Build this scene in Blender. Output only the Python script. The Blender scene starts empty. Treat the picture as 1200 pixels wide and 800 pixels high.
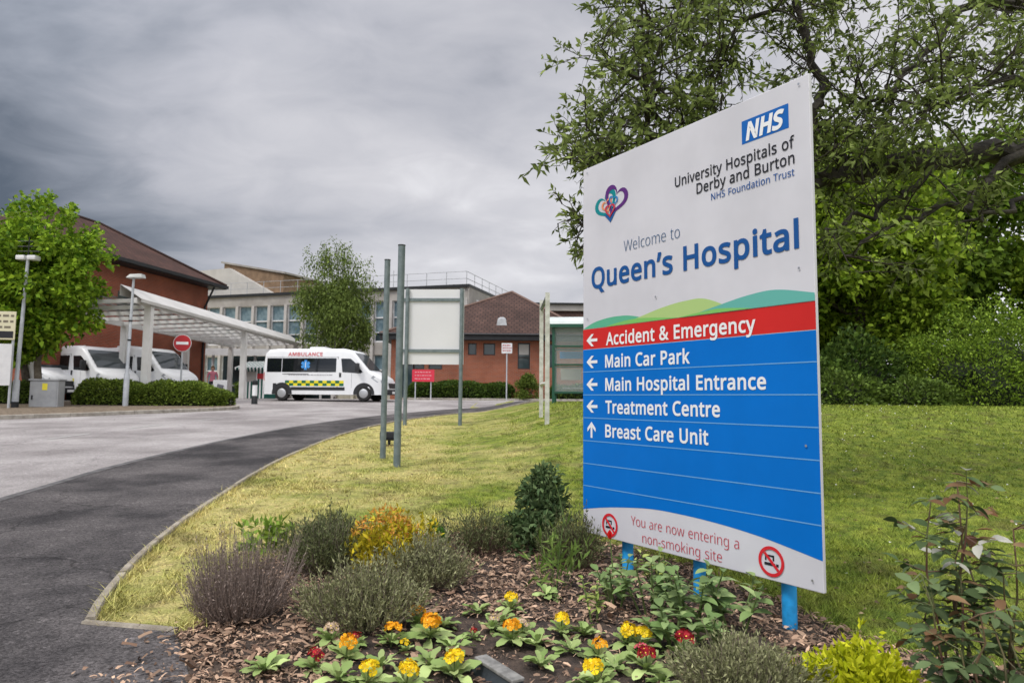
import bpy, bmesh, math, random
import numpy as np
from mathutils import Vector, Matrix
from mathutils.geometry import tessellate_polygon, delaunay_2d_cdt

SC = bpy.context.scene
COL = SC.collection
rad = math.radians

# ------------------------------------------------------------------ camera
EYE = 1.2
PITCH, ROLL = rad(4.85), rad(0.5)
cam_d = bpy.data.cameras.new('camera')
cam_d.sensor_width = 36.0
cam_d.lens = 24.0
cam_d.clip_start = 0.05
cam_d.clip_end = 2000
cam_d.dof.use_dof = True
cam_d.dof.focus_distance = 4.3
cam_d.dof.aperture_fstop = 5.0
cam = bpy.data.objects.new('camera', cam_d)
COL.objects.link(cam)
_F = Vector((0, math.cos(PITCH), math.sin(PITCH)))
_U = Vector((0, -math.sin(PITCH), math.cos(PITCH)))
_X = Vector((1, 0, 0))
_R2 = _X * math.cos(ROLL) + _U * math.sin(ROLL)
_U2 = _U * math.cos(ROLL) - _X * math.sin(ROLL)
M = Matrix.Identity(4)
for i in range(3):
    M[i][0], M[i][1], M[i][2] = _R2[i], _U2[i], -_F[i]
M[2][3] = EYE
cam.matrix_world = M
SC.camera = cam

# ------------------------------------------------------------------ sky and sun (overcast, bright side behind the viewer's left)
SUN_EL, SUN_AZ = rad(56), rad(232)      # azimuth clockwise from +Y
sun_dir = Vector((math.sin(SUN_AZ) * math.cos(SUN_EL), math.cos(SUN_AZ) * math.cos(SUN_EL), math.sin(SUN_EL)))
w = bpy.data.worlds.new('World')
SC.world = w
w.use_nodes = True
nt = w.node_tree
nt.nodes.clear()
def wn(t, **k):
    n = nt.nodes.new(t)
    for a, b in k.items():
        setattr(n, a, b)
    return n
def wl(a, b):
    nt.links.new(a, b)
def wmath(op, a, b=None, c=None):
    n = wn('ShaderNodeMath', operation=op)
    for i, v in enumerate((a, b, c)):
        if v is None:
            continue
        if isinstance(v, (int, float)):
            n.inputs[i].default_value = v
        else:
            wl(v, n.inputs[i])
    return n.outputs[0]
out = wn('ShaderNodeOutputWorld')
sky = wn('ShaderNodeTexSky', sky_type='NISHITA')
sky.sun_disc = False
sky.sun_elevation = SUN_EL
sky.sun_rotation = SUN_AZ
bg_sky = wn('ShaderNodeBackground')
bg_sky.inputs['Strength'].default_value = 0.09
wl(sky.outputs[0], bg_sky.inputs['Color'])
tc = wn('ShaderNodeTexCoord')
sep = wn('ShaderNodeSeparateXYZ')
wl(tc.outputs['Generated'], sep.inputs[0])
zz = wmath('ADD', wmath('MAXIMUM', sep.outputs[2], 0.0), 0.34)
px_ = wmath('DIVIDE', sep.outputs[0], zz)
py_ = wmath('DIVIDE', sep.outputs[1], zz)
comb = wn('ShaderNodeCombineXYZ')
wl(px_, comb.inputs[0]); wl(py_, comb.inputs[1])
mp = wn('ShaderNodeMapping')
mp.inputs['Rotation'].default_value = (0, 0, rad(-24))
mp.inputs['Scale'].default_value = (0.80, 1.15, 1)
mp.inputs['Location'].default_value = (9.6, 2.2, 0)
wl(comb.outputs[0], mp.inputs[0])
n1 = wn('ShaderNodeTexNoise')
n1.inputs['Scale'].default_value = 0.95
n1.inputs['Detail'].default_value = 5
n1.inputs['Roughness'].default_value = 0.5
n1.inputs['Distortion'].default_value = 0.35
wl(mp.outputs[0], n1.inputs['Vector'])
n2 = wn('ShaderNodeTexNoise')
n2.inputs['Scale'].default_value = 2.3
n2.inputs['Detail'].default_value = 6
n2.inputs['Roughness'].default_value = 0.5
n2.inputs['Distortion'].default_value = 0.5
wl(mp.outputs[0], n2.inputs['Vector'])
v = wmath('ADD', wmath('MULTIPLY', n1.outputs[0], 0.62), wmath('MULTIPLY', n2.outputs[0], 0.46))
n3 = wn('ShaderNodeTexNoise')
n3.inputs['Scale'].default_value = 6.5
n3.inputs['Detail'].default_value = 6
n3.inputs['Roughness'].default_value = 0.55
n3.inputs['Distortion'].default_value = 0.6
wl(mp.outputs[0], n3.inputs['Vector'])
v = wmath('ADD', v, wmath('MULTIPLY', wmath('SUBTRACT', n3.outputs[0], 0.5), 0.22))
v = wmath('SUBTRACT', v, wmath('MULTIPLY', wmath('MAXIMUM', wmath('SUBTRACT', -0.36, sep.outputs[0]), 0.0), 0.9))
# brighter towards the right-hand side of the street and low over the horizon
v = wmath('ADD', v, wmath('ADD', wmath('MULTIPLY', sep.outputs[0], 0.24), 0.10))
low = wmath('POWER', wmath('SUBTRACT', 1.0, wmath('MINIMUM', wmath('MAXIMUM', sep.outputs[2], 0.0), 1.0)), 7.0)
v = wmath('ADD', v, wmath('MULTIPLY', low, 0.24))
bz = wmath('DIVIDE', wmath('SUBTRACT', sep.outputs[2], 0.235), 0.05)
bank = wmath('EXPONENT', wmath('MULTIPLY', wmath('MULTIPLY', bz, bz), -1.0))
v = wmath('SUBTRACT', v, wmath('MULTIPLY', bank, 0.07))
ramp = wn('ShaderNodeValToRGB')
cr = ramp.color_ramp
cr.elements[0].position = 0.27; cr.elements[0].color = (0.07, 0.085, 0.11, 1)
cr.elements[1].position = 0.92; cr.elements[1].color = (0.74, 0.735, 0.75, 1)
e = cr.elements.new(0.42); e.color = (0.20, 0.215, 0.25, 1)
e = cr.elements.new(0.55); e.color = (0.345, 0.35, 0.385, 1)
e = cr.elements.new(0.72); e.color = (0.49, 0.485, 0.51, 1)
wl(v, ramp.inputs[0])
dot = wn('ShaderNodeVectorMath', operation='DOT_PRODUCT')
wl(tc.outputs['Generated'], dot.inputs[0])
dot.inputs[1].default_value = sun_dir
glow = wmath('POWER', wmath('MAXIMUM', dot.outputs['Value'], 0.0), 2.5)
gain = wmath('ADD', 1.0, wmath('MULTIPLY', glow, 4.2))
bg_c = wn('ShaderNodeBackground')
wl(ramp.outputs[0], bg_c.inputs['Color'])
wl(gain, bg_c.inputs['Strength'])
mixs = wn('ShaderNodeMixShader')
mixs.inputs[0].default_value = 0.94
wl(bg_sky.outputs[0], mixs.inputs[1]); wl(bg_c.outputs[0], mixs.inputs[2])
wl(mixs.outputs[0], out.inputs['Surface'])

sl = bpy.data.lights.new('sun', 'SUN')
sl.energy = 1.5
sl.angle = rad(13)
sl.color = (1.0, 0.95, 0.87)
so = bpy.data.objects.new('sun', sl)
so.rotation_euler = (-sun_dir).to_track_quat('-Z', 'Y').to_euler()
so.location = (0, 0, 30)
COL.objects.link(so)

SC.view_settings.view_transform = 'Standard'
SC.view_settings.look = 'None'
SC.view_settings.exposure = 0.5
SC.view_settings.gamma = 1.0

# ------------------------------------------------------------------ terrain and placing
def ss(a, b, x):
    t = min(1, max(0, (x - a) / (b - a)))
    return t * t * (3 - 2 * t)
def sp(t, k=0.8):
    t /= k
    return k * (t if t > 30 else math.log1p(math.exp(t)))
def smin(a, b, k=0.12):
    h = max(k - abs(a - b), 0) / k
    return min(a, b) - h * h * h * k / 6
def terr(x, y):
    b = 0.035 * sp(y - 3.5) - 0.035 * sp(y - 60)
    b += 0.75 * ss(-1.5, 3.2, x) * ss(6, 14.5, y)
    return smin(b, 1.13)
def ray(px, py):
    d = _F + _R2 * ((px - 600) / 800) - _U2 * ((py - 400) / 800)
    return d / d.y
def gnd(px, py, ymax=60):
    d = ray(px, py)
    y = 1.0
    while y < ymax:
        p = Vector((0, 0, EYE)) + d * y
        if p.z <= terr(p.x, p.y):
            break
        y += 0.01
    return p
def at(px, py, Y):
    return Vector((0, 0, EYE)) + ray(px, py) * Y
def onx(px, Y, py=465):
    """ground point under a viewing column at distance Y"""
    p = at(px, py, Y)
    return Vector((p.x, Y, terr(p.x, Y)))

# ------------------------------------------------------------------ materials
MATS = {}
def mat(name, col, rough=0.7, var=0.0, scale=8.0, bump=0.0, bscale=40.0, metal=0.0, spec=0.4,
        col2=None, island=False, transl=0.0, detail=4.0, coords='Object', hue=0.0, lo=0.38, hi=0.62):
    if name in MATS:
        return MATS[name]
    m = bpy.data.materials.new(name)
    m.use_nodes = True
    t = m.node_tree
    N, L = t.nodes, t.links
    b = N['Principled BSDF']
    b.inputs['Roughness'].default_value = rough
    b.inputs['Metallic'].default_value = metal
    b.inputs['Specular IOR Level'].default_value = spec
    c4 = (*col, 1)
    b.inputs['Base Color'].default_value = c4
    src = None
    if col2 is not None or var > 0 or bump > 0:
        tcn = N.new('ShaderNodeTexCoord')
    if col2 is not None or var > 0:
        if island:
            g = N.new('ShaderNodeNewGeometry')
            fac = g.outputs['Random Per Island']
        else:
            nz = N.new('ShaderNodeTexNoise')
            nz.inputs['Scale'].default_value = scale
            nz.inputs['Detail'].default_value = detail
            nz.inputs['Roughness'].default_value = 0.6
            L.new(tcn.outputs[coords], nz.inputs['Vector'])
            mr = N.new('ShaderNodeMapRange')
            mr.inputs[1].default_value = lo
            mr.inputs[2].default_value = hi
            L.new(nz.outputs[0], mr.inputs[0])
            fac = mr.outputs[0]
        mx = N.new('ShaderNodeMix'); mx.data_type = 'RGBA'
        a = col if col2 is not None else tuple(c * (1 - var) for c in col)
        c2 = col2 if col2 is not None else tuple(min(1, c * (1 + var)) for c in col)
        mx.inputs[6].default_value = (*a, 1)
        mx.inputs[7].default_value = (*c2, 1)
        L.new(fac, mx.inputs[0])
        src = mx.outputs[2]
        if island and var > 0 and col2 is not None:
            hs = N.new('ShaderNodeHueSaturation')
            ml = N.new('ShaderNodeMath'); ml.operation = 'MULTIPLY'; ml.inputs[1].default_value = 37.0
            L.new(fac, ml.inputs[0])
            fr = N.new('ShaderNodeMath'); fr.operation = 'FRACT'
            L.new(ml.outputs[0], fr.inputs[0])
            mr2 = N.new('ShaderNodeMapRange')
            mr2.inputs[3].default_value = 1 - var; mr2.inputs[4].default_value = 1 + var
            L.new(fr.outputs[0], mr2.inputs[0])
            L.new(mr2.outputs[0], hs.inputs['Value'])
            L.new(src, hs.inputs['Color'])
            src = hs.outputs[0]
        L.new(src, b.inputs['Base Color'])
    if bump > 0:
        nb = N.new('ShaderNodeTexNoise')
        nb.inputs['Scale'].default_value = bscale
        nb.inputs['Detail'].default_value = 6
        L.new(tcn.outputs[coords], nb.inputs['Vector'])
        bp = N.new('ShaderNodeBump')
        bp.inputs['Strength'].default_value = bump
        bp.inputs['Distance'].default_value = 0.02
        L.new(nb.outputs[0], bp.inputs['Height'])
        L.new(bp.outputs[0], b.inputs['Normal'])
    if transl > 0:
        tr = N.new('ShaderNodeBsdfTranslucent')
        tr.inputs['Color'].default_value = c4
        if src is not None:
            L.new(src, tr.inputs['Color'])
        ms = N.new('ShaderNodeMixShader')
        ms.inputs[0].default_value = transl
        L.new(b.outputs[0], ms.inputs[1]); L.new(tr.outputs[0], ms.inputs[2])
        L.new(ms.outputs[0], N['Material Output'].inputs['Surface'])
    MATS[name] = m
    return m

def brick_mat(name, c1, c2, mortar, sx=1.0, rough=0.85, bw=0.225, rh=0.075, mort=0.012, bump=0.4):
    m = bpy.data.materials.new(name)
    m.use_nodes = True
    t = m.node_tree
    N, L = t.nodes, t.links
    b = N['Principled BSDF']
    b.inputs['Roughness'].default_value = rough
    b.inputs['Specular IOR Level'].default_value = 0.25
    tcn = N.new('ShaderNodeTexCoord')
    uvn = N.new('ShaderNodeUVMap')
    br = N.new('ShaderNodeTexBrick')
    br.inputs['Scale'].default_value = sx
    br.inputs['Color1'].default_value = (*c1, 1)
    br.inputs['Color2'].default_value = (*c2, 1)
    br.inputs['Mortar'].default_value = (*mortar, 1)
    br.inputs['Brick Width'].default_value = bw
    br.inputs['Row Height'].default_value = rh
    br.inputs['Mortar Size'].default_value = mort
    L.new(uvn.outputs[0], br.inputs['Vector'])
    nz = N.new('ShaderNodeTexNoise'); nz.inputs['Scale'].default_value = 0.7; nz.inputs['Detail'].default_value = 8
    L.new(tcn.outputs['Object'], nz.inputs['Vector'])
    mr = N.new('ShaderNodeMapRange'); mr.inputs[1].default_value = .3; mr.inputs[2].default_value = .7
    mr.inputs[3].default_value = 0.72; mr.inputs[4].default_value = 1.2
    L.new(nz.outputs[0], mr.inputs[0])
    hs = N.new('ShaderNodeHueSaturation')
    L.new(mr.outputs[0], hs.inputs['Value']); L.new(br.outputs[0], hs.inputs['Color'])
    L.new(hs.outputs[0], b.inputs['Base Color'])
    bp = N.new('ShaderNodeBump'); bp.inputs['Strength'].default_value = bump; bp.inputs['Distance'].default_value = 0.01
    L.new(br.outputs[1], bp.inputs['Height']); bp.invert = True
    L.new(bp.outputs[0], b.inputs['Normal'])
    MATS[name] = m
    return m

def glass_mat(name, tint=(0.02, 0.03, 0.035), rough=0.05):
    if name in MATS:
        return MATS[name]
    m = bpy.data.materials.new(name)
    m.use_nodes = True
    b = m.node_tree.nodes['Principled BSDF']
    b.inputs['Base Color'].default_value = (*tint, 1)
    b.inputs['Roughness'].default_value = rough
    b.inputs['Specular IOR Level'].default_value = 0.7
    MATS[name] = m
    return m
def clear_mat(name, tint=(0.75, 0.85, 0.8), alpha=0.35, rough=0.1):
    m = bpy.data.materials.new(name)
    m.use_nodes = True
    t = m.node_tree
    b = t.nodes['Principled BSDF']
    b.inputs['Base Color'].default_value = (*tint, 1)
    b.inputs['Roughness'].default_value = rough
    tr = t.nodes.new('ShaderNodeBsdfTransparent')
    ms = t.nodes.new('ShaderNodeMixShader')
    ms.inputs[0].default_value = alpha
    t.links.new(tr.outputs[0], ms.inputs[1]); t.links.new(b.outputs[0], ms.inputs[2])
    t.links.new(ms.outputs[0], t.nodes['Material Output'].inputs['Surface'])
    MATS[name] = m
    return m

# ------------------------------------------------------------------ objects
def tag(o, label=None, cat=None, group=None, kind=None):
    if label: o['label'] = label
    if cat: o['category'] = cat
    if group: o['group'] = group
    if kind: o['kind'] = kind
    return o
def thing(name, label, cat, loc=(0, 0, 0), rz=0.0, group=None):
    o = bpy.data.objects.new(name, None)
    o.empty_display_size = 0.1
    COL.objects.link(o)
    o.location = loc
    o.rotation_euler = (0, 0, rz)
    return tag(o, label, cat, group)
def link(name, me, mats, parent=None, loc=None):
    if not isinstance(mats, (list, tuple)):
        mats = [mats]
    for m in mats:
        me.materials.append(m)
    o = bpy.data.objects.new(name, me)
    COL.objects.link(o)
    if parent is not None: o.parent = parent
    if loc is not None: o.location = loc
    return o
def dup(o, parent=None, depth=0):
    c = o.copy()
    COL.objects.link(c)
    if parent is not None: c.parent = parent
    for ch in list(o.children):
        dup(ch, c, depth + 1)
    return c

class MB:
    """collects faces of ONE mesh; local coordinates of the thing"""
    def __init__(s):
        s.v, s.f, s.mi = [], [], []
    def add(s, vs, fs, mi=0):
        b = len(s.v)
        s.v += [tuple(p) for p in vs]
        s.f += [tuple(i + b for i in f) for f in fs]
        s.mi += [mi] * len(fs)
        return s
    def quad(s, a, b, c, d, mi=0):
        return s.add([a, b, c, d], [(0, 1, 2, 3)], mi)
    def box(s, x0, x1, y0, y1, z0, z1, mi=0, bev=0.0):
        if bev <= 0:
            vs = [(x, y, z) for z in (z0, z1) for y in (y0, y1) for x in (x0, x1)]
            return s.add(vs, [(0, 2, 3, 1), (4, 5, 7, 6), (0, 1, 5, 4), (2, 6, 7, 3), (0, 4, 6, 2), (1, 3, 7, 5)], mi)
        bm = bmesh.new()
        r = bmesh.ops.create_cube(bm, size=1)
        bmesh.ops.scale(bm, vec=(x1 - x0, y1 - y0, z1 - z0), verts=bm.verts)
        bmesh.ops.translate(bm, vec=((x0 + x1) / 2, (y0 + y1) / 2, (z0 + z1) / 2), verts=bm.verts)
        bmesh.ops.bevel(bm, geom=list(bm.edges), offset=bev, segments=2, affect='EDGES', profile=0.5)
        bm.verts.index_update()
        s.add([v.co[:] for v in bm.verts], [[v.index for v in f.verts] for f in bm.faces], mi)
        bm.free()
        return s
    def tube(s, pts, rr, n=8, mi=0, caps=True):
        pts = [Vector(p) for p in pts]
        if not isinstance(rr, (list, tuple)): rr = [rr] * len(pts)
        up = None
        rings = []
        for i, p in enumerate(pts):
            d = (pts[min(i + 1, len(pts) - 1)] - pts[max(i - 1, 0)]).normalized()
            if up is None or abs(up.dot(d)) > 0.95:
                up = Vector((0, 0, 1)) if abs(d.z) < 0.9 else Vector((1, 0, 0))
            a = d.cross(up).normalized()
            b = d.cross(a).normalized()
            up = -b if False else up
            rings.append([p + (a * math.cos(t) + b * math.sin(t)) * rr[i] for t in [2 * math.pi * k / n for k in range(n)]])
        vs = [q for r in rings for q in r]
        fs = []
        for i in range(len(pts) - 1):
            for k in range(n):
                k2 = (k + 1) % n
                fs.append((i * n + k, i * n + k2, (i + 1) * n + k2, (i + 1) * n + k))
        if caps:
            fs.append(tuple(range(n)))
            fs.append(tuple(range((len(pts) - 1) * n, len(pts) * n))[::-1])
        return s.add(vs, fs, mi)
    def prism(s, loop, frame, t0, t1, mi=0):
        """closed 2-D outline in frame (o, ux, uy, n), thickness along n from t0 to t1"""
        o, ux, uy, n = [Vector(q) for q in frame]
        k = len(loop)
        tri = tessellate_polygon([[Vector((p[0], p[1], 0)) for p in loop]])
        vs = [o + ux * p[0] + uy * p[1] + n * t1 for p in loop] + [o + ux * p[0] + uy * p[1] + n * t0 for p in loop]
        fs = [tuple(t) for t in tri] + [tuple(i + k for i in t)[::-1] for t in tri]
        for i in range(k):
            j = (i + 1) % k
            fs.append((i, i + k, j + k, j))
        return s.add(vs, fs, mi)
    def build(s, name, mats, parent=None, smooth=False, loc=None, angle=40):
        me = bpy.data.meshes.new(name)
        me.from_pydata(s.v, [], s.f)
        bm = bmesh.new(); bm.from_mesh(me)
        bmesh.ops.recalc_face_normals(bm, faces=bm.faces)
        bm.to_mesh(me); bm.free()
        o = link(name, me, mats, parent, loc)
        me.polygons.foreach_set('material_index', s.mi)
        if smooth:
            me.shade_smooth()
            me.set_sharp_from_angle(angle=rad(angle))
        return o

def np_mesh(name, V, Fq, mats, parent=None, mi=None, smooth=False):
    V = np.asarray(V, np.float32).reshape(-1, 3)
    Fq = np.asarray(Fq, np.int32)
    n, k = Fq.shape
    me = bpy.data.meshes.new(name)
    me.vertices.add(len(V)); me.vertices.foreach_set('co', V.ravel())
    me.loops.add(n * k); me.loops.foreach_set('vertex_index', Fq.ravel())
    me.polygons.add(n)
    me.polygons.foreach_set('loop_start', np.arange(0, n * k, k, dtype=np.int32))
    me.update(calc_edges=True)
    o = link(name, me, mats, parent)
    if mi is not None:
        me.polygons.foreach_set('material_index', np.asarray(mi, np.int32))
    if smooth: me.shade_smooth()
    return o

def unit(a):
    return a / (np.linalg.norm(a, axis=-1, keepdims=True) + 1e-9)
def leaf_quads(P, D, L, W, rng, fold=0.25, droop=0.15):
    """one folded diamond leaf per point"""
    n = len(P)
    D = unit(D)
    S = unit(np.cross(D, rng.normal(size=(n, 3))))
    Nn = np.cross(D, S)
    L = np.broadcast_to(L, n)[:, None]; W = np.broadcast_to(W, n)[:, None]
    tip = P + D * L + np.array([0, 0, -1]) * L * droop
    mid = P + D * L * 0.45
    V = np.stack([P, mid + S * W / 2 + Nn * W * fold, tip, mid - S * W / 2 + Nn * W * fold], 1)
    F = np.arange(n * 4).reshape(n, 4)
    return V.reshape(-1, 3), F
def ribbons(P0, P1, P2, W, rng):
    """thin two-segment stems: six points each"""
    n = len(P0)
    S = unit(np.cross(P2 - P0, rng.normal(size=(n, 3)))) * np.broadcast_to(W, n)[:, None] / 2
    V = np.stack([P0 - S, P0 + S, P1 - S * .8, P1 + S * .8, P2 - S * .35, P2 + S * .35], 1).reshape(-1, 3)
    i = np.arange(n)[:, None] * 6
    F = np.concatenate([i + np.array([[0, 1, 3, 2]]), i + np.array([[2, 3, 5, 4]])], 0)
    return V, F
def join_np(parts):
    Vs, Fs, b = [], [], 0
    for V, F in parts:
        Vs.append(V); Fs.append(F + b); b += len(V)
    return np.concatenate(Vs), np.concatenate(Fs)

def inside(poly, X, Y):
    r = np.zeros(len(X), bool)
    n = len(poly)
    for i in range(n):
        x0, y0 = poly[i][:2]; x1, y1 = poly[(i + 1) % n][:2]
        c = ((y0 > Y) != (y1 > Y)) & (X < (x1 - x0) * (Y - y0) / (y1 - y0 + 1e-12) + x0)
        r ^= c
    return r
def sheet(name, poly, off, m, step=0.5, kind='structure', zfun=terr, skirt=0.0):
    """terrain-following sheet filling a polygon"""
    pts = []
    for i in range(len(poly)):
        a, b = Vector(poly[i][:2]), Vector(poly[(i + 1) % len(poly)][:2])
        k = max(1, int((b - a).length / step))
        pts += [a.lerp(b, j / k) for j in range(k)]
    nb = len(pts)
    xs = [p.x for p in pts]; ys = [p.y for p in pts]
    gx, gy = np.meshgrid(np.arange(min(xs), max(xs), step), np.arange(min(ys), max(ys), step))
    gx, gy = gx.ravel() + step * .37, gy.ravel() + step * .41
    ins = inside([(p.x, p.y) for p in pts], gx, gy)
    allp = pts + [Vector((x, y)) for x, y in zip(gx[ins], gy[ins])]
    r = delaunay_2d_cdt(allp, [(i, (i + 1) % nb) for i in range(nb)], [list(range(nb))], 1, 1e-5)
    vs = [(p.x, p.y, zfun(p.x, p.y) + off) for p in r[0]]
    fs = [tuple(f) for f in r[2]]
    mb = MB().add(vs, fs)
    if skirt > 0:
        for i in range(nb):
            a, b = pts[i], pts[(i + 1) % nb]
            za, zb = zfun(a.x, a.y) + off, zfun(b.x, b.y) + off
            mb.quad((a.x, a.y, za), (b.x, b.y, zb), (b.x, b.y, zb - skirt), (a.x, a.y, za - skirt))
    o = mb.build(name, m)
    for p in o.data.polygons:
        if p.normal.z < 0 and abs(p.normal.z) > .5: p.flip()
    o['kind'] = kind
    return o
def smooth_line(pts, n=6):
    P = [Vector(p[:2]) for p in pts]
    out = []
    for i in range(len(P) - 1):
        p0, p1, p2, p3 = P[max(i - 1, 0)], P[i], P[i + 1], P[min(i + 2, len(P) - 1)]
        for k in range(n):
            t = k / n
            out.append(0.5 * ((2 * p1) + (p2 - p0) * t + (2 * p0 - 5 * p1 + 4 * p2 - p3) * t * t + (3 * p1 - p0 - 3 * p2 + p3) * t ** 3))
    out.append(P[-1])
    return out
def kerb_strip(name, line, width, top, depth, m, label=None, stone=0.9):
    mb = MB()
    # resample, then lay separate stones with narrow joints
    pts = [Vector(q[:2]) for q in line]
    cum = [0.0]
    for a, b in zip(pts, pts[1:]): cum.append(cum[-1] + (b - a).length)
    def pos(s_):
        for i in range(len(pts) - 1):
            if s_ <= cum[i + 1] or i == len(pts) - 2:
                f = (s_ - cum[i]) / max(1e-6, cum[i + 1] - cum[i])
                return pts[i].lerp(pts[i + 1], max(0, min(1, f)))
    rk = random.Random(9)
    s0 = 0.0
    while s0 < cum[-1] - .05:
        s1 = min(cum[-1], s0 + stone)
        ss_ = [s0 + .006 + (s1 - s0 - .012) * k / 3 for k in range(4)]
        L4 = [pos(q) for q in ss_]
        dz, dx = rk.gauss(0, .003), rk.gauss(0, .003)
        prev = None
        rows_ = []
        for i, p in enumerate(L4):
            d = (L4[min(i + 1, 3)] - L4[max(i - 1, 0)]).normalized()
            nrm = Vector((-d.y, d.x)) * width / 2
            z = terr(p.x, p.y) + dz
            c_ = min(.012, top * .4)
            a, b = p - nrm * (1 + dx), p + nrm
            a2, b2 = p - nrm * .72, p + nrm * .72
            rows_.append([(a.x, a.y, z - depth), (a.x, a.y, z + top - c_), (a2.x, a2.y, z + top), (b2.x, b2.y, z + top), (b.x, b.y, z + top - c_), (b.x, b.y, z - depth)])
        for r_, q_ in zip(rows_, rows_[1:]):
            for k in range(5): mb.quad(r_[k], q_[k], q_[k + 1], r_[k + 1])
        mb.add(rows_[0], [tuple(range(6))]); mb.add(rows_[-1], [tuple(range(6))[::-1]])
        s0 = s1
    o = mb.build(name, m)
    o['kind'] = 'structure'
    return o
def kerb_plain(name, line, width, top, depth, m, label=None):
    mb = MB()
    prev = None
    for i, p in enumerate(line):
        d = (line[min(i + 1, len(line) - 1)] - line[max(i - 1, 0)]).normalized()
        nrm = Vector((-d.y, d.x)) * width / 2
        z = terr(p.x, p.y)
        a, b = p - nrm, p + nrm
        cur = [(a.x, a.y, z - depth), (a.x, a.y, z + top), (b.x, b.y, z + top), (b.x, b.y, z - depth)]
        if prev:
            for k in range(3):
                mb.quad(prev[k], cur[k], cur[k + 1], prev[k + 1])
        prev = cur
    o = mb.build(name, m)
    o['kind'] = 'structure'
    return o
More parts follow.
